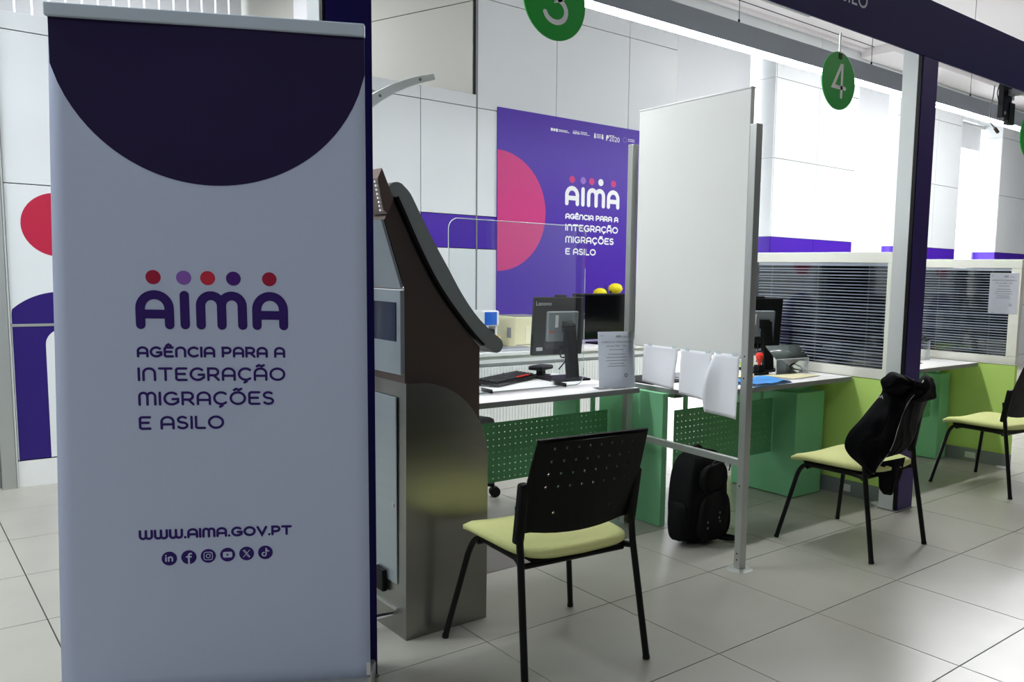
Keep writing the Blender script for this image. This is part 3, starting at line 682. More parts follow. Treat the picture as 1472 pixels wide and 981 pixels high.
def desk(x0, x1, y0, y1, label, panel_y, px0, px1, pz0, pz1, ped, endp, notch=None):
    t = thing('counter_desk', label, 'desk', ((x0+x1)/2, y0, 0)); cx = (x0+x1)/2
    X = lambda x: x-cx; D = y1-y0
    if notch:
        n0, n1_, nx_ = notch
        top = MB().prism([(X(x0), .001), (X(x1), .001), (X(x1), n0-y0), (X(nx_), n0-y0), (X(nx_), n1_-y0), (X(x1), n1_-y0), (X(x1), D-.001), (X(x0), D-.001)], DZ-.024, DZ, 'xy').obj('top', DESKT, t, 'white top')
    else: top = B(X(x0)+.001, X(x1)-.001, .001, D-.001, DZ-.024, DZ, .001).obj('top', DESKT, t, 'white top')
    B(X(x0), X(x1), -.0025, .0005, DZ-.027, DZ-.001, .001).obj('edge_band', DEDGE, top); B(X(x0)-.0025, X(x0)+.0005, 0, D, DZ-.027, DZ-.001, .001).obj('edge_band', DEDGE, top)
    if not notch: B(X(x1)-.0005, X(x1)+.0025, 0, D, DZ-.027, DZ-.001, .001).obj('edge_band', DEDGE, top)
    po = perf(px1-px0, pz1-pz0, .034, .0035).obj('perforated_panel', GREENP, t, 'perforated green modesty panel'); po.location = (X(px0), panel_y-y0, pz0); solid(po, .004)
    for bx_ in (px0+.1, px1-.1): B(X(bx_)-.012, X(bx_)+.012, panel_y-y0+.004, panel_y-y0+.02, pz1-.05, DZ-.026).obj('panel_bracket', GREEN, t)
    a, b, py0, py1 = ped
    B(X(a), X(b), py0-y0, py1-y0, .008, DZ-.10, .003).obj('pedestal', GREEN, t, 'green pedestal'); B(X(a)+.05, X(b)-.05, py0-y0+.06, py1-y0-.05, DZ-.10, DZ-.025).obj('pedestal_neck', GREEN, t)
    B(X(a)+.01, X(b)-.01, py0-y0+.01, py1-y0-.01, 0, .008).obj('glide', BLACK, t)
    if endp:
        a, b, py0, py1 = endp
        B(X(a), X(b), py0-y0, py1-y0, .006, DZ-.026, .002).obj('end_panel', GREEN, t, 'green end panel')
        B(X(a)+.008, X(b)-.008, py0-y0+.02, py1-y0-.02, 0, .006).obj('glide', BLACK, t)
    B(X(x0)+.08, X(x1)-.08, D*.55, D*.55+.04, DZ-.075, DZ-.026).obj('under_beam', GREEN, t)
    tr = B(X(x0)+.3, X(x1)-.35, D*.55+.06, D*.55+.16, DZ-.11, DZ-.09).obj('cable_tray', DEDGE, t)
    for k in range(4): B(X(x0)+.32+.2*k, X(x0)+.34+.2*k, D*.55+.07, D*.55+.15, DZ-.09, DZ-.027).obj('tray_hanger', BLACK, tr)
    return t
desk(-.2, 1.43, .74, 1.5, 'white topped green counter desk behind the steel kiosk', 1.06, .12, 1.485, .28, .592, (-.18, .10, .9, 1.4), (1.385, 1.415, 1.22, 1.44), (.772, .832, 1.372))
desk(1.545, 2.918, .41, 1.16, 'white topped green counter desk with a blue folder and red stamp', .74, 1.70, 2.57, .27, .61, (2.575, 2.86, .56, 1.06), (1.50, 1.54, .63, 1.15))
desk(3.05, 4.56, .40, 1.14, 'white topped mint counter desk beyond the column with the jacket chair', .66, 3.3, 4.38, .33, .60, (4.4, 4.545, .60, 1.06), (3.08, 3.11, .62, 1.12))

# ------------------------------------------------------------------ partition screen with white board
sc = thing('partition_screen', 'white partition board on aluminium posts between two counters', 'screen', (1.348, -.06, 0), R(-3.5))
B(-.012, .012, .028, .802, .985, 2.187, .003).obj('board', mat('white_board', srgb(232, 233, 228), .42, var=.02, scale=3), sc)
for yy, nm in ((0, 'a'), (.862, 'b')):
    B(-.02, .02, yy-.02, yy+.02, .006, 2.03, .003).obj('post', ALU, sc)
    MB().lathe([(.062, 0), (.062, .004), (.03, .008)], 28, (0, yy, 0)).obj('foot_disc', ALU, sc)
    for z in (.05, .08, .40, .9, 1.0): T([(-.0205, yy, z), (-.0215, yy, z)], .004, 8).obj('screw', BLACK, sc)
B(-.012, .012, .02, .842, .488, .52, .002).obj('cross_rail', ALU, sc)
B(-.014, .014, .026, .804, 2.187, 2.195, .002).obj('top_trim', WPLAST, sc)
def sheet(y0, y1, zt, zb, curl, label, seed, fold=0.0, off=0.0):
    t = thing('paper_sheet', label, 'paper', (1.348, -.06, 0), R(-3.5))
    def P_(i, j):
        u, v = i/11, j/15; c_ = math.sin(v*math.pi*.5)**2
        x = -.0145-off-curl*c_*(.5+.5*math.sin(u*3.0+seed))-.004*c_-fold*max(0, u-.55)**1.5*math.sin(v*math.pi)*.25
        y = y0+(y1-y0)*u-fold*(.30*max(0, u-.5)*(1-v))*.35
        return (x, y, zt+(zb-zt)*v+.012*u*v)
    solid(MB().grid(P_, 12, 16).obj('sheet', SHEETP, t), .0006)
    for yy in (y0+.03, y1-.05): B(-.0158-off, -.0150-off, yy-.015, yy+.015, zt-.006, zt+.010).obj('tape', ACRYL, t)
sheet(.452, .718, 1.0, .795, .022, 'white sheet taped under the board beside the far post', 1)
sheet(.215, .436, .998, .765, .012, 'white sheet taped under the board between two other sheets', 2)
sheet(.034, .222, 1.002, .705, .03, 'longest curled white sheet taped under the board beside the near post', 4, .5, .003)

# ------------------------------------------------------------------ visitor chairs
def chair(label, loc, rz):
    t = thing('visitor_chair', label, 'chair', loc, rz)
    # cushion
    def P_(i, j):
        u = 2*math.pi*i/40; k = (0, .35, .8, 1, 1, .9, .5, 0)[j]; zz = (.412, .410, .414, .425, .440, .453, .460, .462)[j]
        c_, s_ = math.cos(u), math.sin(u); e = .38
        x = .232*math.copysign(abs(c_)**e, c_); y = .252*math.copysign(abs(s_)**e, s_)+.025
        wf = 1+.05*(y/.23); x *= k*wf; y = .025+(y-.025)*k
        return (x, y, zz-.018*max(0, (y-.13)/.12)**2*1.0+.012*(x/.22)**2-.006)
    MB().grid(P_, 40, 8, True, True).obj('seat', LIME, t, 'lime green seat cushion')
    B(-.17, .17, -.18, .2, .398, .412, .004).obj('seat_pan', BLACK, t)
    for s in (-1, 1):
        T([(s*.276, .272, .002), (s*.2745, .270, .014)], .0125).obj('foot_cap', RUBBER, t); T([(s*.246, -.272, .002), (s*.2455, -.271, .014)], .0135).obj('foot_cap', RUBBER, t)
        p = [(s*.275, .27, .01), (s*.216, .205, .33)]+bez([(s*.213, .203, .34), (s*.200, .19, .396), (s*.19, .15, .400)], 6)+[(s*.188, -.1, .400), (s*.21, -.17, .400), (s*.226, -.202, .402)]
        T(p, .0115, 10).obj('leg', BLACKM, t)
        T([(s*.246, -.271, .01), (s*.227, -.20, .42), (s*.225, -.178, .60)], .0125, 10).obj('leg', BLACKM, t)
        B(-.016, .016, -.02, .016, 0, .21, .009).xf(lambda v: Vector((s*.226+v.x, -.176+v.y-.10*(v.z/.21)*.35, .475+v.z))).obj('back_socket', BLACK, t)
    T([(-.205, -.17, .39), (.205, -.17, .39)], .010).obj('cross_tube', BLACKM, t)
    T([(-.205, .15, .388), (.205, .15, .388)], .010).obj('cross_tube', BLACKM, t)
    def skip(i, k, nx_, nz_): return not ((3 <= k and i % 1 == 0 and 0 < i < nx_-1 and k < nz_-0) or (k == 1 and i in (2, nx_-3)))
    pm = perf(.44, .33, .044, .0052, skip)
    def bend(v):
        x, z = v.x-.22, v.z; zz = z/.33
        low = .028*(1-(x/.22)**2)*(1-zz)**2          # curved lower edge
        wid = 1+.03*math.sin(zz*math.pi)-.02*zz
        return Vector((x*wid, -.172-.112*zz+.01*zz*(1-zz)-.016*(1-(x/.22)**2), .506+z-low))
    bo = pm.xf(bend).obj('backrest', BLACK, t, 'black perforated backrest'); solid(bo, .008)
    return t
chair('black and lime visitor chair standing in front of the steel kiosk', (.147, -.172, .004), R(-5.5))
chair('black and lime visitor chair with a black jacket draped over it', (2.15, -.135, .004), 0)
chair('black and lime visitor chair in front of the mint counter desk', (3.95, -.03, .004), R(-5))

# ------------------------------------------------------------------ jacket over the middle chair
def puff(left, right, th, n=44, m_=26, seed=0, amp=.012, fold=0.0):
    L = smooth_path(left, 8); Q = smooth_path(right, 8); nd = Vector((-.56, -.82, .08)); off = Vector((2.15, -.40, .43))
    def at(path, t): f = t*(len(path)-1); i = min(int(f), len(path)-2); return path[i].lerp(path[i+1], f-i)
    mb = MB()
    for sgn in (1, -.55):
        def P_(i, j):
            v = i/(n-1); u = j/(m_-1); p = at(L, v).lerp(at(Q, v), u)
            prof = math.sqrt(max(0, 1-(2*u-1)**2))*math.sqrt(max(0.0, 1-(2*v-1)**8))
            w_ = u*6.0+2.2*math.sin(v*3.1+seed)+noise.noise(Vector((u*2, v*3, seed)))*2.5
            rid = (1-abs(math.sin(w_)))**1.6
            nn_ = noise.noise(Vector((p.x*9+seed, p.z*7, seed+sgn)))*amp*2.0+noise.noise(Vector((p.x*24+seed, p.z*16, seed*2+sgn)))*amp+fold*rid
            return p+nd*((sgn*th+nn_*(1 if sgn > 0 else .5))*prof)-off
        mb.grid(P_, n, m_)
    return mb
jk = thing('black_jacket', 'black zipped jacket draped over the back of a visitor chair', 'jacket', (2.15, -.40, .43))
lin = puff([(2.15, -.45, .865), (2.079, -.44, .782), (2.046, -.43, .726), (2.044, -.41, .653), (2.051, -.385, .569), (2.026, -.36, .492)],
           [(2.25, -.43, .85), (2.271, -.415, .769), (2.277, -.40, .678), (2.285, -.385, .59), (2.26, -.37, .535), (2.184, -.365, .50)], .018, seed=8, amp=.006, fold=.01)
lin.obj('lining', mat('charcoal_lining', srgb(15, 15, 16), .75, var=.2, bump=.2, bscale=60, spec=.2), jk)
body = puff([(1.962, -0.430, 0.926), (1.891, -0.410, 0.895), (1.925, -0.400, 0.836), (1.880, -0.380, 0.774), (1.819, -0.360, 0.708), (1.789, -0.320, 0.642), (1.790, -0.300, 0.579), (1.830, -0.300, 0.527), (1.885, -0.320, 0.480), (1.947, -0.345, 0.428)],
            [(2.011, -0.460, 0.909), (2.119, -0.480, 0.871), (2.097, -0.480, 0.843), (2.038, -0.470, 0.789), (2.006, -0.460, 0.734), (2.005, -0.440, 0.661), (2.004, -0.420, 0.581), (1.993, -0.400, 0.528), (1.964, -0.380, 0.477), (1.947, -0.360, 0.431)], .055, seed=3, amp=.014, fold=.04)
body.obj('body', CLOTH, jk)
puff([(2.032, -.46, .838), (2.135, -.47, .889), (2.203, -.46, .907), (2.311, -.44, .878)], [(2.077, -.46, .775), (2.149, -.47, .773), (2.233, -.46, .772), (2.352, -.44, .77)], .04, n=26, seed=5, amp=.01, fold=.02).obj('cuff', CLOTH, jk)
puff([(2.027, -.33, .467), (2.053, -.33, .39), (2.065, -.33, .336), (2.107, -.33, .297)], [(2.26, -.35, .469), (2.235, -.35, .384), (2.213, -.34, .325), (2.175, -.33, .28)], .022, seed=6, n=20, amp=.008, fold=.012).obj('sleeve', CLOTH, jk)
puff([(1.875, -.42, .888), (1.904, -.45, .935), (1.999, -.46, .915), (2.09, -.46, .886), (2.151, -.46, .855)], [(1.922, -.42, .821), (1.939, -.455, .825), (2.008, -.465, .82), (2.071, -.465, .81), (2.13, -.465, .80)], .05, seed=11, n=30, amp=.014, fold=.03).obj('collar', CLOTH, jk)
zp = smooth_path([(2.125, -0.490, 0.885), (2.088, -0.485, 0.844), (2.029, -0.475, 0.791), (1.997, -0.465, 0.736), (1.996, -0.445, 0.663), (1.995, -0.425, 0.583), (1.985, -0.405, 0.530), (1.956, -0.385, 0.479), (1.938, -0.365, 0.433)], 6)
T([p+Vector((-.56, -.82, .08))*.012-Vector((2.15, -.40, .43)) for p in zp], .0032, 6).obj('zip', mat('silver_zip', srgb(200, 202, 206), .35, .5, var=.1), jk, 'silver zip')
mk = MB(); PJ = lambda x, z, d=0: (x-2.15, -.475-d+.40-(x-1.788)*.6, z-.43); stroke(mk, [(1.788+a, 0.830+b) for a, b in ((-.009, -.004), (-.006, .006), (0, -.002), (.006, .006), (.010, -.007))], .0035, PJ); mk.obj('emblem', WHITEP, jk, 'small white emblem')

# ------------------------------------------------------------------ backpack
bk = thing('backpack', 'black backpack standing on the floor beside the partition screen', 'backpack', (1.515, .37, .004), R(8))
def pack(w_, d_, h_, z0, yc, e=.5, n=36, m_=18, lean=0.0, dent=0.0):
    def P_(i, j):
        u = 2*math.pi*i/n; v = j/(m_-1); ph = -math.pi/2+math.pi*v
        k = abs(math.cos(ph))**.45; z = z0+h_*(.5+.5*math.copysign(abs(math.sin(ph))**.75, math.sin(ph)))
        c_, s_ = math.cos(u), math.sin(u); tp = 1-.16*((z-z0)/h_)**2
        nz_ = noise.noise(Vector((c_*2, s_*2, z*7)))*.012
        return (math.copysign(abs(c_)**e, c_)*w_*k*tp+nz_, yc+math.copysign(abs(s_)**e, s_)*d_*k+nz_+lean*(z-z0), z)
    return MB().grid(P_, n, m_, True, True)
pack(.175, .10, .47, 0, 0).obj('body', NYLON, bk)
pk = pack(.135, .035, .25, .02, -.095, .45).obj('front_pocket', NYLON, bk); pk2 = pack(.12, .022, .14, .27, -.088, .45).obj('upper_pocket', NYLON, bk)
for s in (-1, 1): pack(.03, .06, .2, .03, 0, .7, 20, 12).xf(lambda v: Vector((v.x+s*.165, v.y, v.z))).obj('side_pocket', NYLON, bk)
T(bez([(-.05, .02, .45), (-.04, .02, .50), (.04, .02, .50), (.05, .02, .45)], 10), .010, 8).obj('top_handle', RUBBER, bk)
T(bez([(-.12, -.105, .36), (-.1, -.15, .48), (.1, -.15, .48), (.12, -.105, .36)], 14), .0035, 6).obj('zip', BLACKM, bk)
for k, (x, z) in enumerate(((-.10, .13), (-.10, .10), (.005, .16), (.0, .135), (.008, .115))): B(x, x+.008, -.1325, -.1305, z, z+.011, .001).obj('zip_pull', DEDGE, pk)
T(smooth_path([(.02, -.09, .03), (.06, -.15, .022), (.10, -.17, .02), (.13, -.14, .012), (.12, -.09, .012)]), .011, 8).obj('strap', NYLON, bk)
T(smooth_path([(.16, -.03, .05), (.2, -.05, .03), (.22, -.02, .012), (.24, .02, .012)]), .010, 8).obj('strap', NYLON, bk)

# ------------------------------------------------------------------ acrylic guard and items on the kiosk-side desk
ag = thing('sneeze_guard', 'clear acrylic guard with rounded corners on the desk behind the steel kiosk', 'guard', (.84, 1.003, DZ+.003))
gp_ = [(x, z) for x, z in rrect(-.416, .416, .0, .845, .05, 6)]
MB().prism(gp_, -.0025, .0025).obj('sheet', ACR, ag)
T([(x, 0, z) for x, z in gp_ if z > .05 or True], .0026, 6).obj('edge', ACRYL, ag)
for x in (-.20, .26): B(x-.002, x+.002, -.05, .08, -.003, .02).obj('foot', ACR, ag)

def monitor(name, label, loc, rz, w_, h_, tilt=6, logo_txt=True, group=None):
    t = thing(name, label, 'monitor', loc, rz)      # back of the panel faces local -y
    zc = .30
    tl = lambda v: Vector((v.x, v.y*math.cos(R(tilt))-(v.z-zc)*math.sin(R(tilt)), zc+v.y*math.sin(R(tilt))+(v.z-zc)*math.cos(R(tilt))))
    sh = B(-w_/2, w_/2, -.012, .012, zc-h_/2, zc+h_/2, .005).xf(tl).obj('panel', BLACK, t)
    B(-w_/2+.01, w_/2-.01, .0121, .0135, zc-h_/2+.02, zc+h_/2-.01).xf(tl).obj('screen', BLKSCR, t)
    B(-w_*.28, w_*.34, -.035, -.0121, zc-h_*.38, zc+h_*.25, .008).xf(tl).obj('rear_housing', mat('charcoal_plastic', srgb(44, 46, 52), .5, var=.1), t)
    B(-.10, .10, -.060, -.0355, zc-.08, zc+.09, .006).xf(tl).obj('mini_computer', DGREY, t)
    B(-.055, -.035, -.0615, -.0602, zc+.0, zc+.07).xf(tl).obj('sticker', WPLAST, t); B(-.09, -.06, -.0615, -.0602, zc-.03, zc-.022).xf(tl).obj('red_mark', RED, t)
    B(-w_*.42, -w_*.30, -.0135, -.0122, zc-h_*.42, zc-h_*.36).xf(tl).obj('label_sticker', WPLAST, t)
    B(-.03, .045, -.006, .006, zc+h_/2, zc+h_/2+.013, .003).xf(tl).obj('webcam', BLACK, t)
    if logo_txt:
        me = font_mesh('maker_mark', 'Lenovo', .034, WHITEP, lambda x, y: tl(Vector((-w_*.32+x, -.0126, zc+h_*.36+y))))
        link('maker_mark', me, t, 'white maker lettering')
    B(-.035, .035, -.02, .02, 0, .31, .006).xf(lambda v: Vector((v.x+.04, v.y-.105+.05*(v.z/.31), v.z+.008))).obj('neck', BLACK, t)
    B(-.03, .03, -.09, -.058, zc-.03, zc+.03, .004).xf(lambda v: Vector((v.x+.02, v.y, v.z))).obj('mount', BLACK, t)
    B(-.12, .12, -.17, .05, 0, .012, .004).obj('base', BLACK, t)
    T(smooth_path([(.0, -.03, zc-.12), (-.02, -.07, zc-.17), (.03, -.06, .12), (.01, .0, .05)]), .004, 6).obj('cable', RUBBER, t)
    T(smooth_path([(.03, -.04, zc-.1), (.07, -.07, .16), (.10, -.02, .1)]), .0035, 6).obj('cable', WPLAST, t)
    return t
monitor('desk_monitor', 'black monitor seen from behind with a mini computer on the desk behind the kiosk', (1.305, 1.30, DZ), R(-6), .335, .33, 5)
monitor('desk_monitor', 'black monitor seen from behind on the desk with the blue folder', (2.70, 1.00, DZ), R(-22), .36, .33, 5, False)
monitor('desk_monitor', 'black monitor seen from behind on the mint desk beyond the column', (3.80, .93, DZ), R(-30), .36, .33, 5, False)

kb = thing('keyboard', 'black keyboard with red keys lying on the desk behind the kiosk', 'keyboard', (.955, 1.30, DZ), R(27))
B(-.225, .225, -.075, .075, .004, .02, .005).xf(lambda v: Vector((v.x, v.y, v.z+.012*(v.y+.075)/.15))).obj('body', BLACK, kb)
km = B(-.0085, .0085, -.0085, .0085, 0, .009, .0025).mesh('key', mat('dark_key', srgb(34, 34, 36), .5, var=.1)); kr = B(-.0085, .0085, -.0085, .0085, 0, .009, .0025).mesh('key', RED)
for i in range(20):
    for j in range(5):
        o = link('key', kr if (11 <= i <= 17 and j == 0) else km, kb); o.location = (-.205+.0215*i, -.05+.0235*j, .0215+.012*(.025+.0235*j)/.15)
for s in (-.19, .19): B(s-.01, s+.01, .05, .07, 0, .012).obj('foot', RUBBER, kb)
T(smooth_path([(.1, .07, .02), (.16, .13, .012), (.26, .12, .006), (.32, .2, .005)]), .0025, 6).obj('cable', RUBBER, kb)

cr = thing('card_reader', 'small black card reader on a stand beside the keyboard', 'card reader', (1.30, 1.45, DZ), R(25))
B(-.075, .075, -.045, .045, .035, .06, .008).obj('head', BLACK, cr); B(-.02, .02, -.02, .02, .004, .036).obj('stem', BLACK, cr); B(-.05, .05, -.04, .04, 0, .006, .002).obj('base', BLACK, cr)

def notice_print(t, P, w_, h_):
    m = MB()
    def bar(cx, z, wd_, hh): shape(m, [(cx-wd_/2, z-hh/2), (cx+wd_/2, z-hh/2), (cx+wd_/2, z+hh/2), (cx-wd_/2, z+hh/2)], P)
    logo([m]*6, .0, h_*.895, .03, P); bar(.055, h_*.91, .03, .0012); bar(.062, h_*.895, .045, .001)
    for z, wd_, hh in ((.68, .085, .0022), (.60, .10, .0024), (.545, .12, .0024), (.49, .13, .002), (.435, .09, .0024), (.39, .105, .0024)): bar(.0, h_*z, wd_, hh)
    bar(-.07, h_*.03, .02, .0018); bar(-.085, h_*.93, .018, .0018)
    m.obj('printed_lines', INK, t, None, 'stuff')
    r = MB(); stroke(r, arcp(.055, h_*.22, .008, .008, 0, 360, 18), .0035, P); r.obj('round_stamp', INK, t)
    link('lettering', font_mesh('heading', 'HORÁRIO DE ATENDIMENTO', .0135, INK, lambda x, y: P(x, h_*.80+y)), t)
    link('lettering', font_mesh('hours', 'Dias úteis: 09h00 - 17h00', .0115, INK, lambda x, y: P(x, h_*.735+y)), t)
nt_ = thing('desk_notice', 'white printed notice in a clear stand on the desk corner by the partition screen', 'notice', (1.303, .777, DZ), R(-12.5))
ln = R(5)
PT = lambda off: (lambda x, z, d=0: (x, off-d+z*math.sin(ln), .004+z*math.cos(ln)))
B(-.108, .108, -.001, .001, 0, .297).xf(lambda v: Vector((v.x, v.y+v.z*math.sin(ln), .004+v.z*math.cos(ln)))).obj('sheet', PAPER, nt_)
B(-.11, .11, -.0035, -.0016, 0, .3).xf(lambda v: Vector((v.x, v.y+v.z*math.sin(ln), .004+v.z*math.cos(ln)))).obj('clear_front', ACR, nt_)
B(-.11, .05, -.004, .07, 0, .003).obj('clear_foot', ACR, nt_)
notice_print(nt_, PT(-.00125), .216, .297)
n2 = thing('taped_notice', 'white printed notice taped to the dark window of the far partition', 'notice', (4.600-.024, .255, 1.128), -math.pi/2)
B(-.105, .105, -.0015, -.0005, 0, .297).obj('sheet', PAPER, n2)
notice_print(n2, lambda x, z, d=0: (x, -.0021-d, z), .21, .297)

# ------------------------------------------------------------------ items on the blue folder desk
bf = thing('document_folder', 'glossy blue document folder at the front edge of the desk', 'folder', (2.16, .50, DZ), R(4))
B(-.17, .17, -.09, .12, 0, .004, .001).obj('back_cover', BLUE, bf); B(-.165, .16, -.085, .115, .0042, .010).obj('papers', PAPER, bf)
MB().grid(lambda i, j: (-.17+.34*i/12, -.09+.21*j/8, .0115+.006*math.sin(i*.9+j*.5)*(.4+.6*i/12)+.004), 13, 9).obj('front_cover', BLUE, bf)
MB().grid(lambda i, j: (1.70+.24*i/10, .50+.2*j/8, DZ+.0065+.004*math.sin(i*.6)*math.sin(j*.5)**2), 11, 9).obj('loose_folder', mat('pale_blue_folder', srgb(120, 185, 235), .4, var=.1, scale=8))
o = bpy.data.objects['loose_folder']; solid(o, .002); tag(o, 'pale blue plastic sleeve lying behind the glossy blue folder', 'folder')
for k, (x, y, rz, c_) in enumerate(((2.40, .62, 75, PAPER), (2.60, .62, 95, CREAM), (2.26, .84, 35, CREAM), (2.0, .92, 5, PAPER))):
    o = tag(B(-.105, .105, -.148, .148, 0, .0025).obj('paper_stack', c_), ('white paper lying in front of the red stamp', 'cream paper under the acrylic shield', 'cream paper beside the acrylic shield', 'white paper lying by the partition screen')[k], 'paper'); o.location = (x, y, DZ+.0006+.003*k); o.rotation_euler = (0, 0, R(rz))
    B(-.09, .09, -.13, .13, .0025, .003).obj('top_sheet', c_, o)
st = thing('hand_stamp', 'hand stamp with a red knob and black base on the desk', 'stamp', (2.50, .80, DZ+.012))
MB().lathe([(.010, .045), (.012, .06), (.022, .085), (.026, .105), (.018, .12), (.004, .124)], 20).obj('knob', RED, st)
B(-.028, .028, -.024, .024, 0, .046, .006).obj('body', BLACK, st)
ip = tag(B(2.42, 2.56, .75, .85, DZ+.010, DZ+.0118, .0008).obj('ink_pad', BLACK), 'flat black ink pad under the red stamp', 'ink pad'); B(2.43, 2.55, .76, .84, DZ+.0005, DZ+.0095, .002).obj('pad_base', BLACK, ip)
sh = thing('acrylic_shield', 'folded grey tinted acrylic shield standing on the blue folder desk', 'shield', (2.66, .73, DZ), R(-8))
TINT = mat('smoked_acrylic', srgb(92, 100, 96), .12, var=.08, scale=4)
solid(MB().grid(lambda i, j: (-.13+.30*i, -.06+.02*i, .002+.10*j), 2, 2).obj('front_face', ACR, sh), .003)
solid(MB().grid(lambda i, j: (-.13+.30*i, -.06+.02*i+.10*j, .10+.075*j-.0*i), 2, 2).obj('sloped_face', TINT, sh), .003)
T([(-.13, -.061, .002), (-.13, -.061, .10)], .0022, 6).obj('edge', ACRYL, sh); T([(.17, -.041, .002), (.17, -.041, .10)], .0022, 6).obj('edge', ACRYL, sh); T([(-.13, -.061, .10), (.17, -.041, .10)], .0018, 6).obj('edge', ACRYL, sh)
cm = tag(T(smooth_path([(2.83, .72, DZ+.006), (2.87, .76, DZ+.03), (2.85, .82, DZ+.045), (2.80, .80, DZ+.03), (2.84, .74, DZ+.012), (2.90, .74, DZ+.006), (2.88, .82, DZ+.006), (2.84, .9, DZ+.006)]), .0035, 6).obj('cable_coil', RUBBER), 'loose coil of black cable on the desk by the blind window', 'cable')
B(2.815, 2.835, .71, .73, DZ, DZ+.012).obj('plug', BLACK, cm)
gap_slab = tag(B(1.565, 1.85, .78, 1.12, DZ+.0008, DZ+.006, .002).obj('shade_gap_slab', BLACK), 'black slab added for the shaded gap behind the hanging paper sheets', 'gap slab'); B(1.57, 1.845, .785, 1.115, DZ+.006, DZ+.007).obj('slab_surface', RUBBER, gap_slab)  # black slab added to stand in for a dark, shaded gap
# items on the mint desk
rp = thing('red_stapler', 'red handled stapler on the mint desk beyond the column', 'stapler', (4.2, .98, DZ), R(-40))
B(-.07, .07, -.015, .015, 0, .012, .003).obj('base', BLACK, rp); B(-.07, .07, -.012, .012, .02, .04, .006).xf(lambda v: Vector((v.x, v.y, v.z+.25*(v.x+.07)))).obj('handle', RED, rp); B(-.07, -.05, -.012, .012, .011, .03).obj('hinge', BLACK, rp)
s2 = thing('acrylic_shield', 'clear acrylic shield on the mint desk beside the far partition', 'shield', (4.28, .74, DZ), R(-15))
solid(MB().grid(lambda i, j: (-.13+.26*i, 0, .002+.15*j), 2, 2).obj('front_face', ACR, s2), .003)
solid(MB().grid(lambda i, j: (-.13+.26*i, .10*j, .15+.05*j), 2, 2).obj('sloped_face', TINT, s2), .003)
T([(.13, 0, .002), (.13, 0, .15)], .0022, 6).obj('edge', ACRYL, s2)
hl = tag(T(smooth_path([(4.0, .62, DZ+.004), (4.0, .62, DZ+.07), (4.05, .62, DZ+.085), (4.08, .62, DZ+.06), (4.08, .62, DZ+.004)]), .004, 8).obj('paper_holder', BLACKM), 'black wire paper holder on the mint desk', 'paper holder'); B(3.98, 4.1, .59, .65, DZ, DZ+.004).obj('base', BLACK, hl)

# ------------------------------------------------------------------ tambour cabinets and things along the back wall
tc = thing('tambour_cabinet', 'low white tambour door cabinet behind the operator chair', 'cabinet', (2.45, 2.6, 0))
B(-1.0, 1.0, .014, .72, .06, .745, .002).obj('body', WPLAST, tc); B(-1.01, 1.01, -.004, .73, .746, .772, .003).obj('top', DESKT, tc); B(-.98, .98, .03, .7, 0, .06).obj('plinth', DEDGE, tc)
for k in range(2): B(-.965+.98*k, -.015+.98*k, .004, .0135, .675, .695).obj('handle_groove', DEDGE, tc)
ts = B(-.0125, .0125, .004, .0135, .08, .67, .003).mesh('slat', WPLAST)
for k in range(70):
    o = link('slat', ts, tc); o.location = (-.95+.0272*k, 0, 0)
B(-1.0, -.972, .002, .0138, .06, .745).obj('end_stile', SKIRT, tc)
pp = thing('beige_printer', 'beige box printer on the white tambour cabinet', 'printer', (2.24, 2.86, .773), R(-4))
B(-.145, .145, 0, .34, .0, .235, .008).obj('case', CREAM, pp); B(-.05, .05, -.003, .0, .03, .17, .001).obj('front_flap', mat('pale_cream', srgb(232, 228, 196), .5, var=.02), pp); B(.02, .026, -.0055, -.003, .08, .11).obj('latch', INK, pp); B(-.13, .13, -.002, .0, .018, .022).obj('seam', INK, pp); B(-.12, .12, .04, .3, .235, .242, .002).obj('top_tray', DEDGE, pp); B(-.148, -.1451, .06, .12, .07, .15, .001).obj('side_grip', DEDGE, pp)
bx_ = thing('label_printer', 'blue fronted label device on a white riser behind the kiosk', 'device', (1.93, 3.0, .773))
B(-.09, .085, -.05, .12, 0, .095, .004).obj('riser_box', WPLAST, bx_); B(.05, .075, -.052, -.05, .0, .095).obj('yellow_stripe', mat('yellow_label', srgb(230, 190, 60), .5, var=.05), bx_)
for s in (-.06, .06): B(s-.008, s+.008, -.03, .07, .095, .165, .002).obj('leg', WPLAST, bx_)
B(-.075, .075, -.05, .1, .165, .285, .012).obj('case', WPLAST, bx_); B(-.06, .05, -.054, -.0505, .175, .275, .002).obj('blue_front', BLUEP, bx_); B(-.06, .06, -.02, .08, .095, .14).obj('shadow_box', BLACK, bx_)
for k, (x, y, rz) in enumerate(((1.62, 2.78, 4), (1.97, 2.725, -3))):
    o = tag(B(-.15, .15, -.10, .10, 0, .012+.006*k, .003).obj('document_tray', (DEDGE, PAPER)[k]), ('grey document tray on the tambour cabinet', 'stack of white paper on the tambour cabinet beside the beige printer')[k], ('tray', 'paper')[k]); o.location = (x, y, .773+.0*k); o.rotation_euler = (0, 0, R(rz)); B(-.14, .14, -.09, .09, .012+.006*k, .014+.006*k).obj('top_sheet', PAPER, o)
tv = thing('black_display', 'wide black display standing on the tambour cabinet below the purple poster', 'display', (3.02, 2.86, .773), 0)
B(-.36, .36, -.02, .02, .04, .42, .006).obj('panel', BLACK, tv); B(-.345, .345, -.0225, -.0205, .055, .405).obj('screen', BLKSCR, tv); B(-.03, .03, -.015, .015, .01, .06).obj('neck', BLACK, tv); B(-.15, .15, -.1, .1, 0, .012, .004).obj('base', BLACK, tv)
vs_ = thing('flower_vase', 'dark vase of yellow flowers behind the black display', 'vase', (3.22, 3.10, .773))
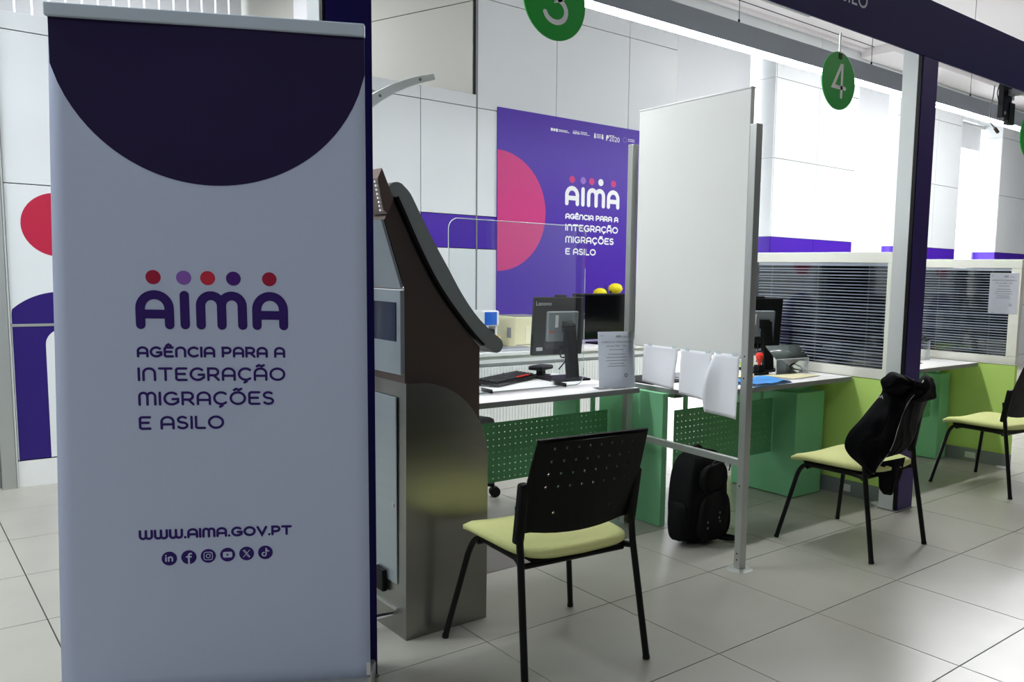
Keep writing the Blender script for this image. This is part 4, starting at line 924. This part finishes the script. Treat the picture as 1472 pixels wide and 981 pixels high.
MB().lathe([(.05, 0), (.06, .06), (.045, .18), (.03, .26)], 20).obj('vase', BLACK, vs_)
for k, (dx, dy, z, r_) in enumerate(((.10, 0, .455, .062), (-.06, .02, .415, .058))):
    fm = MB(); fm.grid(lambda i, j: (lambda u, v: (dx+(r_+.006*math.sin(9*u)*math.sin(7*v))*math.cos(u)*math.sin(v), dy+(r_+.006*math.sin(9*u)*math.sin(7*v))*math.sin(u)*math.sin(v), z+r_*.75*math.cos(v)))(2*math.pi*i/28, .02+3.1*j/14), 28, 15, True, True); fm.obj('blossom', YELLOW, vs_)
    T([(0, 0, .24), (dx*.6, dy, .33), (dx, dy, z)], .004, 6).obj('stem', LEAF, vs_)
for k, a in enumerate((100, 150, 60)):
    c_, s_ = math.cos(R(a)), math.sin(R(a)); MB().add([(0, 0, .3), (c_*.05-.02, .0, .3+s_*.09), (c_*.12, 0, .3+s_*.2), (c_*.05+.03, .0, .3+s_*.08)], [(0, 1, 2, 3)]).obj('leaf', LEAF, vs_)
for o in [x for x in COL.objects if x.parent == vs_ and x.name.startswith('leaf')]: solid(o, .002)

# operator chair behind the desk
oc_ = thing('operator_chair', 'black swivel operator chair on casters behind the desk by the kiosk', 'chair', (.85, 1.80, .004), R(20))
for k in range(5):
    a = R(72*k+318); c_, s_ = math.cos(a), math.sin(a)
    T([(0, 0, .115), (c_*.30, s_*.30, .075)], [.022, .014], 8).obj('base_arm', BLACK, oc_)
    T([(c_*.30, s_*.30, .045), (c_*.30, s_*.30, .085)], .010, 8).obj('caster_stem', BLACK, oc_)
    T([(c_*.31-s_*.022, s_*.31+c_*.022, .032), (c_*.31+s_*.022, s_*.31-c_*.022, .032)], .032, 16).obj('caster', RUBBER, oc_)
T([(0, 0, .10), (0, 0, .42)], .025).obj('gas_column', BLACKM, oc_)
B(-.23, .23, -.22, .23, .42, .49, .03).obj('seat', NYLON, oc_); B(-.2, .2, .21, .26, .55, .82, .022).obj('backrest', NYLON, oc_); B(-.03, .03, .2, .27, .43, .6, .01).obj('back_bar', BLACK, oc_)
